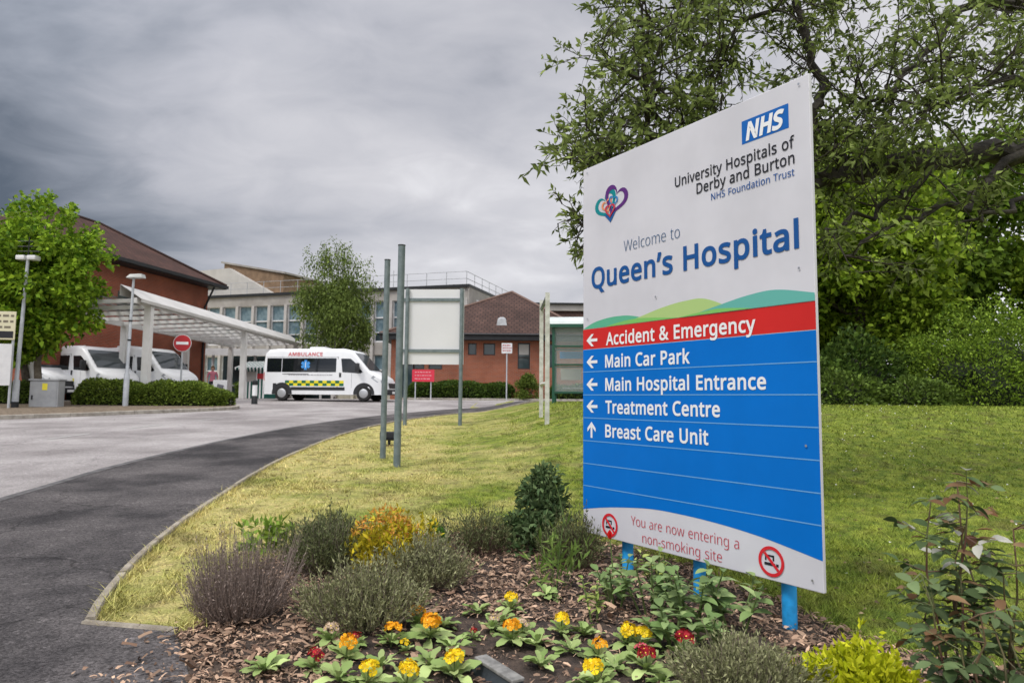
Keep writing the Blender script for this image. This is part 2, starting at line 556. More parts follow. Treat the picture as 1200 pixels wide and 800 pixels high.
GLYPHS = {
'&':(587,'244,581 271,580 296,575 318,567 337,555 353,541 366,524 375,505 381,483 383,458 379,426 368,397 350,372 326,349 299,328 268,308 423,159 436,176 447,195 457,216 479,286 550,286 518,191 504,163 487,137 468,114 585,0 490,0 420,67 366,28 303,2 278,-4 252,-7 223,-8 188,-6 156,0 127,10 102,24 81,42 65,63 52,89 45,117 43,149 44,175 49,199 57,220 69,239 83,256 100,273 166,318 133,358 107,403 101,420 97,438 96,456 98,481 104,504 114,524 127,541 144,555 165,567 188,575 215,580|209,273 159,239 147,227 136,215 128,201 121,186 118,170 116,152 120,124 129,101 146,81 168,66 194,57 225,55 258,56 287,62 314,71 337,83 357,97 375,111|241,524 220,522 202,516 186,506 175,493 168,476 165,457 167,438 172,421 180,404 225,350 253,368 276,385 292,401 304,419 310,437 313,458 311,476 304,492 294,505 279,515 262,522'),
'-':(258,'32,184 32,246 226,246 226,184'),
'A':(512,'437,0 368,177 141,177 73,0 0,0 224,575 289,575 512,0|282,415 274,438 263,473 255,500 247,468 238,438 230,415 165,241 346,241'),
'B':(521,'241,573 307,569 361,558 404,541 434,515 453,478 459,431 457,409 453,389 446,371 437,354 424,340 409,328 392,317 372,309 350,304 350,300 373,295 395,288 415,279 433,267 448,253 461,236 470,215 476,191 478,163 475,130 467,100 454,74 436,52 413,33 385,19 354,8 318,2 279,0 78,0 78,573|256,329 300,331 334,339 357,352 372,371 381,394 384,423 380,451 369,474 351,490 324,502 289,509 245,511 150,511 150,329|150,269 150,61 265,61 311,64 346,74 371,91 388,112 398,138 401,168 399,188 395,205 388,221 377,235 362,247 344,256 321,263 293,267 260,269'),
'C':(507,'323,517 294,516 266,510 241,502 217,490 196,474 178,456 162,434 149,410 139,383 131,353 127,321 125,286 128,241 135,200 147,164 164,132 186,105 213,83 244,68 281,58 322,55 394,62 460,78 460,15 393,-2 312,-8 257,-4 208,8 166,28 130,56 101,90 78,131 62,178 52,230 49,287 51,329 57,369 67,406 81,440 99,471 120,499 145,523 174,543 206,559 242,571 281,578 324,581 353,580 381,577 409,572 435,565 460,557 482,547 453,486 394,508 372,513 348,516'),
'D':(585,'536,292 533,231 521,177 501,131 474,91 439,58 399,33 351,15 297,4 237,0 78,0 78,573 254,573 309,569 359,558 404,540 443,516 476,484 502,446 521,401 533,350|460,289 457,337 449,379 435,415 416,444 391,469 361,487 327,500 287,508 244,511 150,511 150,62 228,62 299,68 357,87 402,119 434,164 454,220'),
'E':(446,'398,0 78,0 78,573 398,573 398,509 150,509 150,330 383,330 383,268 150,268 150,63 398,63'),
'F':(416,'150,0 78,0 78,573 398,573 398,509 150,509 150,306 383,306 383,243 150,243'),
'H':(594,'516,0 443,0 443,267 150,267 150,0 78,0 78,573 150,573 150,330 443,330 443,573 516,573'),
'L':(420,'78,0 78,573 150,573 150,64 400,64 400,0'),
'M':(727,'330,0 142,502 139,502 142,461 144,407 144,347 144,0 78,0 78,573 184,573 361,103 364,103 544,573 650,573 650,0 578,0 578,352 579,408 581,460 584,501 581,501 390,0'),
'N':(609,'532,0 447,0 141,476 138,476 141,432 143,378 144,320 144,0 78,0 78,573 161,573 467,99 470,99 468,137 466,193 464,249 464,573 532,573'),
'P':(485,'229,573 297,568 352,553 393,528 421,495 439,454 444,404 443,381 439,358 433,336 423,316 411,296 395,278 375,262 351,249 324,238 292,230 256,225 216,223 150,223 150,0 78,0 78,573|223,511 150,511 150,285 208,285 242,286 272,290 298,296 320,306 338,318 352,334 362,352 368,375 370,401 366,435 354,462 334,484 306,499 269,508'),
'Q':(626,'577,287 575,242 569,200 559,160 544,124 525,92 503,64 476,40 445,21 411,6 548,-136 444,-136 334,-7 324,-8 314,-8 271,-6 232,1 196,13 165,29 138,49 114,73 94,101 78,132 65,167 56,204 51,245 49,288 52,344 62,396 78,442 100,482 130,517 166,545 208,565 258,577 314,581 369,577 417,565 459,545 495,517 524,483 547,442 564,396 574,344|125,287 127,241 134,200 145,163 161,131 182,104 207,83 238,67 273,58 314,55 354,58 390,67 420,83 445,104 465,131 481,163 492,200 499,241 501,287 496,354 481,411 456,457 421,491 373,511 314,518 274,515 238,506 207,490 182,469 161,443 145,411 134,374 127,333'),
'S':(440,'403,153 400,121 392,92 378,66 359,44 335,26 307,11 274,1 238,-6 198,-8 137,-5 83,4 41,19 41,88 113,65 142,59 171,56 201,55 228,56 252,60 273,66 290,74 305,85 316,98 324,113 329,129 330,147 329,164 325,180 318,194 308,207 295,218 277,230 196,265 131,294 114,305 98,317 85,330 74,344 65,359 57,375 52,393 49,413 48,435 51,464 58,490 71,513 89,533 110,550 136,563 165,573 197,579 231,581 262,580 290,577 318,572 389,549 366,487 302,508 278,513 254,516 229,517 207,516 187,513 169,507 155,499 142,489 133,478 126,464 122,450 121,434 122,416 126,400 133,386 143,373 156,362 172,351 246,318 278,306 307,293 332,279 353,264 371,247 385,228 395,206 401,181'),
'T':(446,'259,0 187,0 187,509 8,509 8,573 437,573 437,509 259,509'),
'U':(586,'513,202 511,164 503,128 489,95 470,65 446,40 416,20 380,4 338,-5 290,-8 225,-2 171,18 128,50 97,93 78,144 72,204 72,573 144,573 144,201 148,158 161,122 182,93 211,72 248,59 294,55 327,57 355,63 379,73 399,88 415,105 427,126 435,149 440,174 442,202 442,573 513,573'),
'W':(746,'735,573 583,0 510,0 399,375 389,410 380,443 373,471 370,488 367,471 361,443 352,409 342,373 234,0 161,0 10,573 85,573 174,223 183,186 190,151 196,118 201,87 206,119 213,154 222,191 232,227 333,573 407,573 512,225 523,187 532,151 538,117 544,87 550,129 560,175 572,224 660,573'),
'Y':(454,'227,291 376,573 454,573 263,222 263,0 191,0 191,219 0,573 79,573'),
'a':(450,'231,437 279,433 318,422 347,403 368,375 381,338 385,293 385,0 334,0 320,61 317,61 279,22 265,13 250,5 234,-1 172,-8 148,-7 124,-2 103,6 84,16 68,30 55,48 45,68 39,92 37,119 43,159 59,192 87,219 127,238 179,251 243,257 316,259 316,285 313,317 306,342 293,359 275,371 253,378 227,380 205,379 183,376 163,370 106,347 84,400 151,426 177,432 204,436|252,208 204,203 167,195 141,182 124,165 113,144 110,119 112,97 120,79 132,66 148,56 167,51 188,49 223,52 253,62 279,79 299,103 311,134 315,172 315,210'),
'b':(493,'139,461 138,410 135,373 139,373 153,390 169,405 189,419 213,429 240,435 272,437 322,431 365,412 401,381 428,338 444,283 449,215 447,168 439,127 427,91 410,61 390,36 365,17 337,3 306,-5 272,-8 240,-6 213,0 189,10 169,24 153,38 139,55 133,55 119,0 68,0 68,609 139,609|260,379 231,377 207,371 188,361 172,348 159,330 150,308 144,282 140,252 139,217 139,214 142,165 150,125 165,93 187,69 219,55 261,51 297,55 325,69 348,93 363,126 373,166 376,216 373,265 363,306 348,338 325,360 296,374'),
'c':(385,'241,-8 204,-5 170,2 139,15 112,34 88,58 69,87 55,123 47,165 44,213 47,262 56,305 71,342 90,372 114,396 142,415 174,428 208,435 245,438 309,431 358,415 337,356 292,370 244,376 217,374 193,368 172,358 155,343 141,325 131,303 123,277 119,247 117,213 119,181 123,152 131,126 141,104 155,86 172,71 191,61 214,55 240,53 302,60 351,78 351,15 304,-2'),
'd':(493,'221,-8 171,-2 128,17 92,48 65,91 49,146 44,214 49,282 66,338 93,381 128,413 171,432 221,438 243,437 262,434 280,429 323,407 354,374 359,374 356,405 354,438 354,609 425,609 425,0 368,0 358,58 354,58 323,24 279,1 262,-4 242,-7|232,51 273,55 305,67 328,88 343,117 352,154 355,200 355,213 352,263 343,304 329,336 306,360 274,375 231,379 196,374 168,359 146,334 130,300 120,260 117,213 120,165 130,125 146,93 168,69 197,55'),
'e':(452,'234,438 269,435 301,427 329,414 354,396 374,373 390,346 402,315 409,281 411,244 411,201 117,201 122,157 134,119 154,90 181,69 215,56 254,52 327,60 392,82 392,20 327,-1 251,-8 212,-5 176,3 143,17 114,36 90,61 70,91 56,126 47,167 44,212 47,257 55,297 68,333 86,364 108,390 134,411 164,426 198,435|233,380 202,377 175,366 154,348 137,323 125,293 119,257 338,257 336,281 333,302 326,322 318,338 306,353 292,364 276,373 256,378'),
'f':(276,'266,375 158,375 158,0 87,0 87,375 12,375 12,408 87,432 87,457 89,492 95,522 104,547 116,568 132,585 152,597 174,606 199,612 227,613 274,609 310,599 292,544 262,552 228,556 206,553 189,545 175,532 166,513 160,489 158,458 158,430 266,430'),
'g':(493,'221,438 248,436 273,431 297,422 319,409 338,393 355,373 359,373 369,430 425,430 425,-7 423,-46 416,-80 404,-109 388,-135 367,-155 341,-172 310,-183 274,-190 233,-192 147,-186 78,-165 78,-100 99,-110 123,-118 149,-125 177,-130 206,-133 237,-134 271,-130 300,-119 324,-101 341,-77 352,-48 355,-13 355,4 356,32 358,57 354,57 338,37 320,21 299,8 275,-1 250,-6 221,-8 170,-2 126,18 91,51 65,95 49,149 44,214 49,278 65,332 91,377 126,411 169,431|230,379 207,376 187,370 169,359 153,344 140,326 130,303 123,277 119,247 117,213 120,165 130,124 146,92 169,68 197,54 232,50 253,51 271,53 288,58 303,65 315,74 326,85 336,98 343,113 349,131 356,197 356,214 355,251 350,282 343,309 332,331 319,348 302,362 281,371 257,377'),
'i':(207,'139,430 139,0 68,0 68,430|104,591 115,590 124,586 133,580 140,572 144,560 145,546 144,532 140,521 133,512 124,506 115,502 104,501 93,502 83,506 75,512 68,521 64,532 63,546 64,560 68,572 75,580 83,586 93,590'),
'k':(428,'138,291 137,257 135,221 138,221 152,240 172,264 189,285 326,430 409,430 235,246 421,0 336,0 187,200 138,158 138,0 68,0 68,609 138,609'),
'l':(207,'139,0 68,0 68,609 139,609'),
'm':(750,'540,438 584,434 621,421 649,401 669,371 681,330 685,280 685,0 615,0 615,277 613,308 606,333 594,353 577,367 555,376 528,379 490,374 460,362 438,342 423,315 414,280 411,237 411,0 342,0 342,277 341,298 337,317 332,333 325,347 315,359 303,367 289,374 272,377 253,379 227,377 204,370 185,360 170,347 158,329 150,308 144,283 140,255 139,223 139,0 68,0 68,430 125,430 136,371 140,371 149,385 160,398 173,409 217,431 266,438 298,436 325,430 349,420 369,406 386,388 398,366 402,366 418,388 438,406 461,420 486,430 512,436'),
'n':(496,'275,438 322,434 361,421 391,401 413,371 426,330 431,280 431,0 361,0 361,275 358,307 351,333 338,353 319,367 295,376 265,379 222,374 189,361 166,338 151,308 142,269 139,223 139,0 68,0 68,430 125,430 136,371 140,371 150,385 162,398 175,409 222,431'),
'o':(485,'442,216 440,181 436,150 428,121 417,95 404,71 388,51 369,33 348,18 324,7 299,-1 271,-6 241,-8 214,-6 188,-1 163,7 140,18 119,33 100,51 84,71 70,95 59,121 51,150 46,181 44,216 47,261 55,301 68,336 87,367 110,392 137,412 169,426 204,435 244,438 281,435 316,426 347,412 374,392 398,367 417,336 431,301 439,261|117,216 119,184 123,154 130,128 141,105 155,86 172,71 192,59 216,53 243,51 270,53 294,59 314,71 331,86 345,105 356,128 363,154 367,184 369,216 367,248 363,277 355,303 345,325 331,344 314,359 294,370 270,376 242,379 202,374 171,359 147,335 130,303 120,263'),
'p':(493,'273,438 322,432 365,413 401,383 428,339 444,284 449,216 447,170 439,129 427,93 410,62 390,37 365,17 337,3 306,-5 272,-8 251,-7 231,-4 213,1 170,24 139,55 134,55 137,20 139,-16 139,-192 68,-192 68,430 126,430 136,371 139,371 170,405 182,414 197,422 213,429 231,434 251,437|260,379 233,377 210,371 190,362 174,349 161,333 152,313 145,289 141,261 139,229 139,216 140,182 144,152 150,126 159,103 172,85 188,70 208,59 233,53 261,51 286,53 308,60 326,72 341,88 354,108 364,131 371,157 375,186 376,217 373,262 363,302 348,334 325,359 296,374'),
'r':(331,'269,438 295,437 319,433 310,368 287,372 264,374 248,373 232,369 217,363 202,355 189,346 176,334 166,321 156,305 149,289 143,270 140,251 139,229 139,0 68,0 68,430 126,430 134,351 137,351 170,395 183,407 198,418 214,426 231,433 249,437'),
's':(384,'348,119 346,92 339,69 327,49 311,32 292,18 268,6 241,-2 210,-6 176,-8 99,-1 42,19 42,83 104,60 128,54 153,50 178,49 211,51 236,57 256,66 269,79 277,94 280,112 279,123 276,132 271,141 239,167 174,196 103,228 84,239 69,252 57,266 48,283 43,302 41,324 46,358 61,386 85,408 118,425 157,435 202,438 275,430 339,409 315,353 258,372 197,380 171,379 149,374 131,366 118,356 111,343 108,328 109,317 113,307 119,298 154,274 219,246 289,215 306,203 321,191 333,176 341,159 346,140'),
't':(289,'212,50 245,53 272,59 272,5 240,-4 200,-8 178,-7 157,-3 138,4 120,13 104,27 91,44 82,66 76,93 74,125 74,375 13,375 13,409 75,437 103,528 144,528 144,430 269,430 269,375 144,375 144,127 146,103 153,83 163,69 177,58 193,52'),
'u':(496,'427,430 427,0 370,0 359,57 356,57 346,43 334,31 321,20 273,-1 220,-8 187,-6 159,-1 134,8 112,21 95,38 81,59 71,85 65,114 63,148 63,430 135,430 135,153 137,122 145,96 158,76 176,62 200,53 230,51 260,53 285,59 306,69 323,82 336,100 345,121 352,146 356,175 357,206 357,430'),
'v':(407,'163,0 0,430 75,430 167,176 180,137 193,96 201,63 204,63 214,96 227,138 241,176 332,430 407,430 244,0'),
'w':(630,'346,243 336,276 328,308 321,335 316,357 313,357 308,335 302,307 294,275 284,242 207,1 127,1 9,431 82,431 141,201 153,154 163,109 169,73 172,73 178,97 185,128 193,160 201,188 277,431 354,431 428,188 440,149 451,109 457,74 460,74 466,108 477,153 489,201 549,431 621,431 502,1 419,1'),
'y':(409,'1,430 76,430 169,185 184,144 196,105 205,68 209,68 224,121 245,186 333,430 409,430 224,-59 213,-85 201,-108 188,-130 173,-148 157,-164 138,-176 117,-185 94,-191 67,-192 34,-190 9,-186 9,-130 30,-133 56,-135 72,-134 86,-131 99,-126 110,-118 121,-110 130,-99 152,-59 174,-2'),
'’':(140,'131,564 112,503 88,437 62,376 10,376 21,424 32,476 42,527 50,573 125,573')}
def glyph_loops(ch):
    adv, s = GLYPHS[ch]
    return adv, [[tuple(map(int, p.split(','))) for p in q.split(' ')] for q in s.split('|')]
def offset_loop(l, d):
    n = len(l); o = []
    for i in range(n):
        a, b, c = Vector(l[i - 1]), Vector(l[i]), Vector(l[(i + 1) % n])
        e1, e2 = (b - a), (c - b)
        if e1.length < 1e-6 or e2.length < 1e-6:
            o.append(tuple(b)); continue
        n1 = Vector((-e1.y, e1.x)).normalized(); n2 = Vector((-e2.y, e2.x)).normalized()
        m_ = n1 + n2
        if m_.length < .3: m_ = n1
        m_ = m_.normalized()
        k = d / max(0.45, m_.dot(n1))
        o.append((b.x + m_.x * k, b.y + m_.y * k))
    return o
GLYPHS['M'] = (706, ' '.join('%d,%d' % (x * .803, y * .803) for x, y in [(92, 0), (92, 714), (222, 714), (440, 170), (658, 714), (788, 714), (788, 0), (702, 0), (702, 560), (478, 0), (402, 0), (178, 560), (178, 0)]))
CAPH = None
def text_tris(body, width, cap, bold=0, slant=0.0, space=260, track=0):
    """vertices (2-D) and triangles of a line of lettering, baseline from (0,0), scaled to width and cap height"""
    global CAPH
    if CAPH is None:
        CAPH = max(p[1] for l in glyph_loops('H')[1] for p in l)
    x = 0; glyphs = []
    for ch in body:
        if ch == ' ':
            x += space + track; continue
        adv, loops = glyph_loops(ch)
        if bold: loops = [offset_loop(l, bold) for l in loops]
        glyphs.append([[(p[0] + x + slant * p[1], p[1]) for p in l] for l in loops])
        x += adv + bold * 1.2 + track
    allx = [p[0] for g in glyphs for l in g for p in l]
    x0, x1 = min(allx), max(allx)
    sx, sy = width / (x1 - x0), cap / (CAPH + bold)
    V, T = [], []
    for g in glyphs:
        ls = [[Vector(((p[0] - x0) * sx, p[1] * sy, 0)) for p in l] for l in g]
        # split into outer outlines with their holes (separate pieces such as the dot of an i)
        def area(l): return sum(l[i - 1].x * l[i].y - l[i].x * l[i - 1].y for i in range(len(l))) / 2
        sg = [area(l) for l in ls]
        big = max(sg, key=abs)
        outers = [i for i, a in enumerate(sg) if a * big > 0]
        for i in outers:
            grp = [ls[i]]
            for j, a in enumerate(sg):
                if a * big < 0 and inside([(p.x, p.y) for p in ls[i]], np.array([ls[j][0].x]), np.array([ls[j][0].y]))[0]:
                    grp.append(ls[j])
            b = len(V)
            flat = [p for l in grp for p in l]
            T += [tuple(b + k for k in t) for t in tessellate_polygon(grp)]
            V += [(p.x, p.y) for p in flat]
    return V, T
def put_text(name, body, frame, width, cap, m, parent, **k):
    o, ux, uy = [Vector(q) for q in frame]
    V, T = text_tris(body, width, cap, **k)
    mb = MB().add([o + ux * p[0] + uy * p[1] for p in V], T)
    return mb.build(name, m, parent)
def flat_poly(name, loops, frame, m, parent):
    o, ux, uy = [Vector(q) for q in frame]
    ls = [[Vector((p[0], p[1], 0)) for p in l] for l in loops]
    T = tessellate_polygon(ls)
    mb = MB().add([o + ux * p.x + uy * p.y for l in ls for p in l], [tuple(t) for t in T])
    return mb.build(name, m, parent)
def ring(cx, cy, rx, ry, n=40):
    return [(cx + rx * math.cos(2 * math.pi * i / n), cy + ry * math.sin(2 * math.pi * i / n)) for i in range(n)]

# ================================================================== SETTING
m_lawn = bpy.data.materials.new('lawn'); m_lawn.use_nodes = True
def lawn_nodes(m, bump=True, gain=1.0):
    t = m.node_tree; N, L = t.nodes, t.links
    b = N['Principled BSDF']; b.inputs['Roughness'].default_value = .9; b.inputs['Specular IOR Level'].default_value = .15
    g = N.new('ShaderNodeNewGeometry')
    def noise(sc, det=4):
        n = N.new('ShaderNodeTexNoise'); n.inputs['Scale'].default_value = sc; n.inputs['Detail'].default_value = det
        n.inputs['Roughness'].default_value = .6
        L.new(g.outputs['Position'], n.inputs['Vector']); return n.outputs[0]
    def rmp(src, a, c):
        r = N.new('ShaderNodeMapRange'); r.inputs[1].default_value = a; r.inputs[2].default_value = c; L.new(src, r.inputs[0]); return r.outputs[0]
    def mix(f, a, c):
        x = N.new('ShaderNodeMix'); x.data_type = 'RGBA'; L.new(f, x.inputs[0])
        for i, q in ((6, a), (7, c)):
            if isinstance(q, tuple): x.inputs[i].default_value = (*[k * gain for k in q], 1)
            else: L.new(q, x.inputs[i])
        return x.outputs[2]
    def mul(a, k):
        x = N.new('ShaderNodeMath'); x.operation = 'MULTIPLY'; L.new(a, x.inputs[0])
        if isinstance(k, float): x.inputs[1].default_value = k
        else: L.new(k, x.inputs[1])
        return x.outputs[0]
    green = mix(rmp(noise(6), .35, .65), (.10, .15, .022), (.25, .29, .045))
    straw = mix(rmp(noise(9), .35, .65), (.52, .43, .18), (.36, .345, .11))
    # dry on the open bank to the left, greener on the bank to the right
    sx = N.new('ShaderNodeSeparateXYZ'); L.new(g.outputs['Position'], sx.inputs[0])
    ax = N.new('ShaderNodeMath'); ax.operation = 'MULTIPLY_ADD'
    L.new(sx.outputs[0], ax.inputs[0]); ax.inputs[1].default_value = -.07; L.new(noise(1.1, 8), ax.inputs[2])
    dry = rmp(ax.outputs[0], .42, .70)
    c = mix(dry, green, straw)
    dk = rmp(noise(2.6, 8), .52, .66)
    c = mix(mul(dk, .6), c, (.10, .085, .035))
    c = mix(mul(rmp(noise(14, 5), .54, .66), .45), c, (.09, .10, .02))
    fine = rmp(noise(70, 3), .3, .7)
    hs = N.new('ShaderNodeHueSaturation'); 
    mr = N.new('ShaderNodeMapRange'); mr.inputs[3].default_value = .5; mr.inputs[4].default_value = 1.45; L.new(fine, mr.inputs[0])
    L.new(mr.outputs[0], hs.inputs['Value']); L.new(c, hs.inputs['Color'])
    if not bump:
        ri = N.new('ShaderNodeMapRange'); ri.inputs[3].default_value = .45; ri.inputs[4].default_value = 1.55
        L.new(g.outputs['Random Per Island'], ri.inputs[0]); L.new(ri.outputs[0], hs.inputs['Value'])
    L.new(hs.outputs[0], b.inputs['Base Color'])
    if bump:
        bp = N.new('ShaderNodeBump'); bp.inputs['Strength'].default_value = .8; bp.inputs['Distance'].default_value = .03
        L.new(noise(45, 6), bp.inputs['Height']); L.new(bp.outputs[0], b.inputs['Normal'])
lawn_nodes(m_lawn)
m_blade = bpy.data.materials.new('grass_blade'); m_blade.use_nodes = True
lawn_nodes(m_blade, bump=False, gain=1.25)

def tarmac(name, c1, c2, sc, grain, crack=.5):
    m = mat(name, c1, .9, col2=c2, scale=sc, bump=.6, bscale=170, detail=10, spec=.25)
    t = m.node_tree; N, L = t.nodes, t.links
    b = N['Principled BSDF']
    src = b.inputs['Base Color'].links[0].from_socket
    g = N.new('ShaderNodeNewGeometry')
    def vor(scale, lo, hi, a, c):
        v_ = N.new('ShaderNodeTexVoronoi'); v_.inputs['Scale'].default_value = scale
        L.new(g.outputs['Position'], v_.inputs['Vector'])
        r = N.new('ShaderNodeMapRange'); r.inputs[1].default_value = lo; r.inputs[2].default_value = hi; r.inputs[3].default_value = a; r.inputs[4].default_value = c
        s_ = N.new('ShaderNodeSeparateColor'); L.new(v_.outputs['Color'], s_.inputs[0])
        L.new(s_.outputs[0], r.inputs[0]); return r.outputs[0]
    f1 = vor(95, 0, 1, 1 - grain, 1 + grain)
    f2 = vor(38, .90, 1.0, 1.0, 1 + grain * 1.2)
    # hairline cracks
    dn = N.new('ShaderNodeTexNoise'); dn.inputs['Scale'].default_value = 1.7; dn.inputs['Detail'].default_value = 5
    L.new(g.outputs['Position'], dn.inputs['Vector'])
    vm = N.new('ShaderNodeVectorMath'); vm.operation = 'MULTIPLY_ADD'
    L.new(dn.outputs['Color'], vm.inputs[0]); vm.inputs[1].default_value = (.9, .9, .9); L.new(g.outputs['Position'], vm.inputs[2])
    ve = N.new('ShaderNodeTexVoronoi'); ve.feature = 'DISTANCE_TO_EDGE'; ve.inputs['Scale'].default_value = .33
    L.new(vm.outputs[0], ve.inputs['Vector'])
    cr_ = N.new('ShaderNodeMapRange'); cr_.inputs[1].default_value = .001; cr_.inputs[2].default_value = .006; cr_.inputs[3].default_value = crack; cr_.inputs[4].default_value = 1
    L.new(ve.outputs['Distance'], cr_.inputs[0])
    q = f1
    for o_ in (f2, cr_.outputs[0]):
        ml = N.new('ShaderNodeMath'); ml.operation = 'MULTIPLY'; L.new(q, ml.inputs[0]); L.new(o_, ml.inputs[1]); q = ml.outputs[0]
    hs = N.new('ShaderNodeHueSaturation'); L.new(q, hs.inputs['Value']); L.new(src, hs.inputs['Color'])
    L.new(hs.outputs[0], b.inputs['Base Color'])
    return m
m_path = tarmac('tarmac_path', (.036, .033, .034), (.115, .104, .102), .9, .5)
m_road = tarmac('road_asphalt', (.22, .20, .195), (.37, .345, .335), .5, .28, .72)
m_kerb = mat('kerb_concrete', (.26, .235, .20), .9, col2=(.40, .37, .32), scale=5, bump=.4, bscale=60)
m_edge = mat('edging_concrete', (.22, .19, .15), .9, col2=(.36, .32, .26), scale=7, bump=.5, bscale=60)
m_soil = mat('soil', (.035, .026, .021), .95, col2=(.085, .06, .045), scale=14, bump=1.0, bscale=70)
m_verge = mat('verge_mulch', (.10, .075, .05), .95, col2=(.22, .17, .12), scale=9, bump=1.0, bscale=40)
m_paint = mat('worn_line_paint', (.30, .29, .28), .8, col2=(.42, .41, .39), scale=12)

# ground: one sheet to the horizon, finer near the camera
xs = np.concatenate([np.linspace(-900, -60, 15), np.arange(-56, 56, 1.0), np.linspace(60, 900, 15)])
ys = np.concatenate([np.linspace(-120, -8, 6), np.arange(-6, 64, 1.0), np.linspace(66, 1200, 16)])
vs = [(x, y, terr(x, y)) for y in ys for x in xs]
nx = len(xs)
fs = [(j * nx + i, j * nx + i + 1, (j + 1) * nx + i + 1, (j + 1) * nx + i) for j in range(len(ys) - 1) for i in range(nx - 1)]
g = MB().add(vs, fs).build('ground', m_lawn, smooth=True)
g['kind'] = 'structure'

KERB = smooth_line([(-2.18, 3.66), (-2.36, 4.1), (-2.64, 5.02), (-2.89, 6.16), (-3.12, 7.52), (-3.34, 9.04), (-3.53, 10.9), (-3.66, 13.86),
                    (-3.55, 17.0), (-2.96, 20.2), (-1.75, 23.4), (.2, 25.4), (3, 26.9), (8, 28.4), (16, 30)])
RB = smooth_line([(-3.6, -6), (-4.4, 2), (-5.0, 5.6), (-5.3, 7.9), (-5.5, 9.5), (-5.57, 11.5), (-5.54, 14.0), (-5.25, 17.3), (-4.4, 21.0), (-2.56, 25.6),
                  (-.5, 28.3), (2.4, 30.0), (8, 31.6), (16, 33)])
FAR = smooth_line([(-26, 4), (-19, 12), (-13.85, 18.6), (-12.1, 21.0), (-11.0, 22.6), (-10.2, 24.0), (-10.05, 25.0), (-10.6, 26.2), (-12.2, 27.2), (-16, 28), (-30, 29.5)])
BED_L = [gnd(*p) for p in [(222, 800), (215, 765), (205, 744), (232, 738)]]
road = sheet('road', [(p.x, p.y) for p in RB] + [(40, 34), (40, 38.2), (-6.2, 38.2), (-7.2, 52), (-40, 52), (-40, 29.8)] + [(p.x, p.y) for p in reversed(FAR)] + [(-34, -6)], .008, m_road, 1.0)
near = [(p.x, p.y) for p in reversed(BED_L[:3])]
fp = [(p.x, p.y) for p in reversed(KERB)] + near + [(-1.2, 2.2), (-1.0, 0.5), (-.9, -6)] + [(p.x, p.y) for p in RB]
sheet('footpath', fp, .014, m_path, .5)
kerb_strip('lawn_edging_kerb', KERB, .055, .035, .05, m_edge)
a_, b_ = Vector(gnd(97, 733)[:2]), Vector(gnd(208, 742)[:2])
kerb_strip('bed_edging_kerb', [a_.lerp(b_, i / 6) for i in range(7)], .04, .03, .05, m_edge)
# road-side kerb line of the footpath, laid almost flush
kerb_plain('flush_kerb', RB, .11, .018, .04, mat('dark_kerb', (.10, .095, .095), .9, var=.3, scale=6))
ISL = [(p.x, p.y) for p in FAR]
sheet('planted_verge', ISL + [(-44, 29.5), (-44, 4)], .11, m_verge, .6, skirt=.15)
kerb_strip('verge_kerb', FAR, .14, .125, .1, m_kerb)
kf = [Vector((x, 38.3)) for x in np.arange(-6.2, 22, 1.2)]
kerb_strip('far_kerb', kf, .16, .12, .1, m_kerb)
sheet('far_verge', [(-6.2, 38.38), (24, 38.38), (24, 41), (-6.2, 41)], .10, m_verge, .8)
# worn lane line
LN = smooth_line([(-9.2, 8), (-9.0, 12), (-8.9, 16), (-8.4, 20), (-7.2, 24), (-5.2, 28), (-2.0, 31)])
mbl = MB()
for i in range(0, len(LN) - 2, 4):
    for k in range(2):
        a, b = LN[i + k], LN[i + k + 1]
        d = (b - a).normalized(); n_ = Vector((-d.y, d.x)) * .05
        mbl.quad(*[(q.x, q.y, terr(q.x, q.y) + .014) for q in (a - n_, b - n_, b + n_, a + n_)])
o = mbl.build('lane_marking', m_paint); o['kind'] = 'structure'

# planting bed
BEDP = [gnd(*p) for p in [(205, 744), (232, 738), (255, 700), (290, 672), (340, 648), (430, 632), (520, 628), (600, 622), (690, 634), (800, 664), (870, 690), (930, 714), (1000, 748), (1080, 772), (1200, 792)]]
BED = [(p.x, p.y) for p in smooth_line(BEDP, 4)] + [(2.9, 2.6), (2.9, .4), (-.9, .4), (-1.2, 2.2)] + [tuple(gnd(*p)[:2]) for p in [(222, 800), (215, 765)]]
def bedz(x, y): return terr(x, y)
sheet('flower_bed_soil', BED, .02, m_soil, .25)

# ------------------------------------------------------------------ bark and stones on the bed
rng = np.random.default_rng(5)
n = 52000
X = rng.uniform(-1.9, 3.0, n); Y = 2.3 + 3.8 * rng.random(n) ** 1.3
X2, Y2 = X, Y
ok = inside(BED, X, Y)
# fewer chips in the dug strip where the primroses stand
dug = (Y < 3.75 - .10 * (X + .5)) & (X > -.75) & (X < 1.25)
ok &= ~(dug & (rng.random(n) < .80))
X, Y = X[ok], Y[ok]
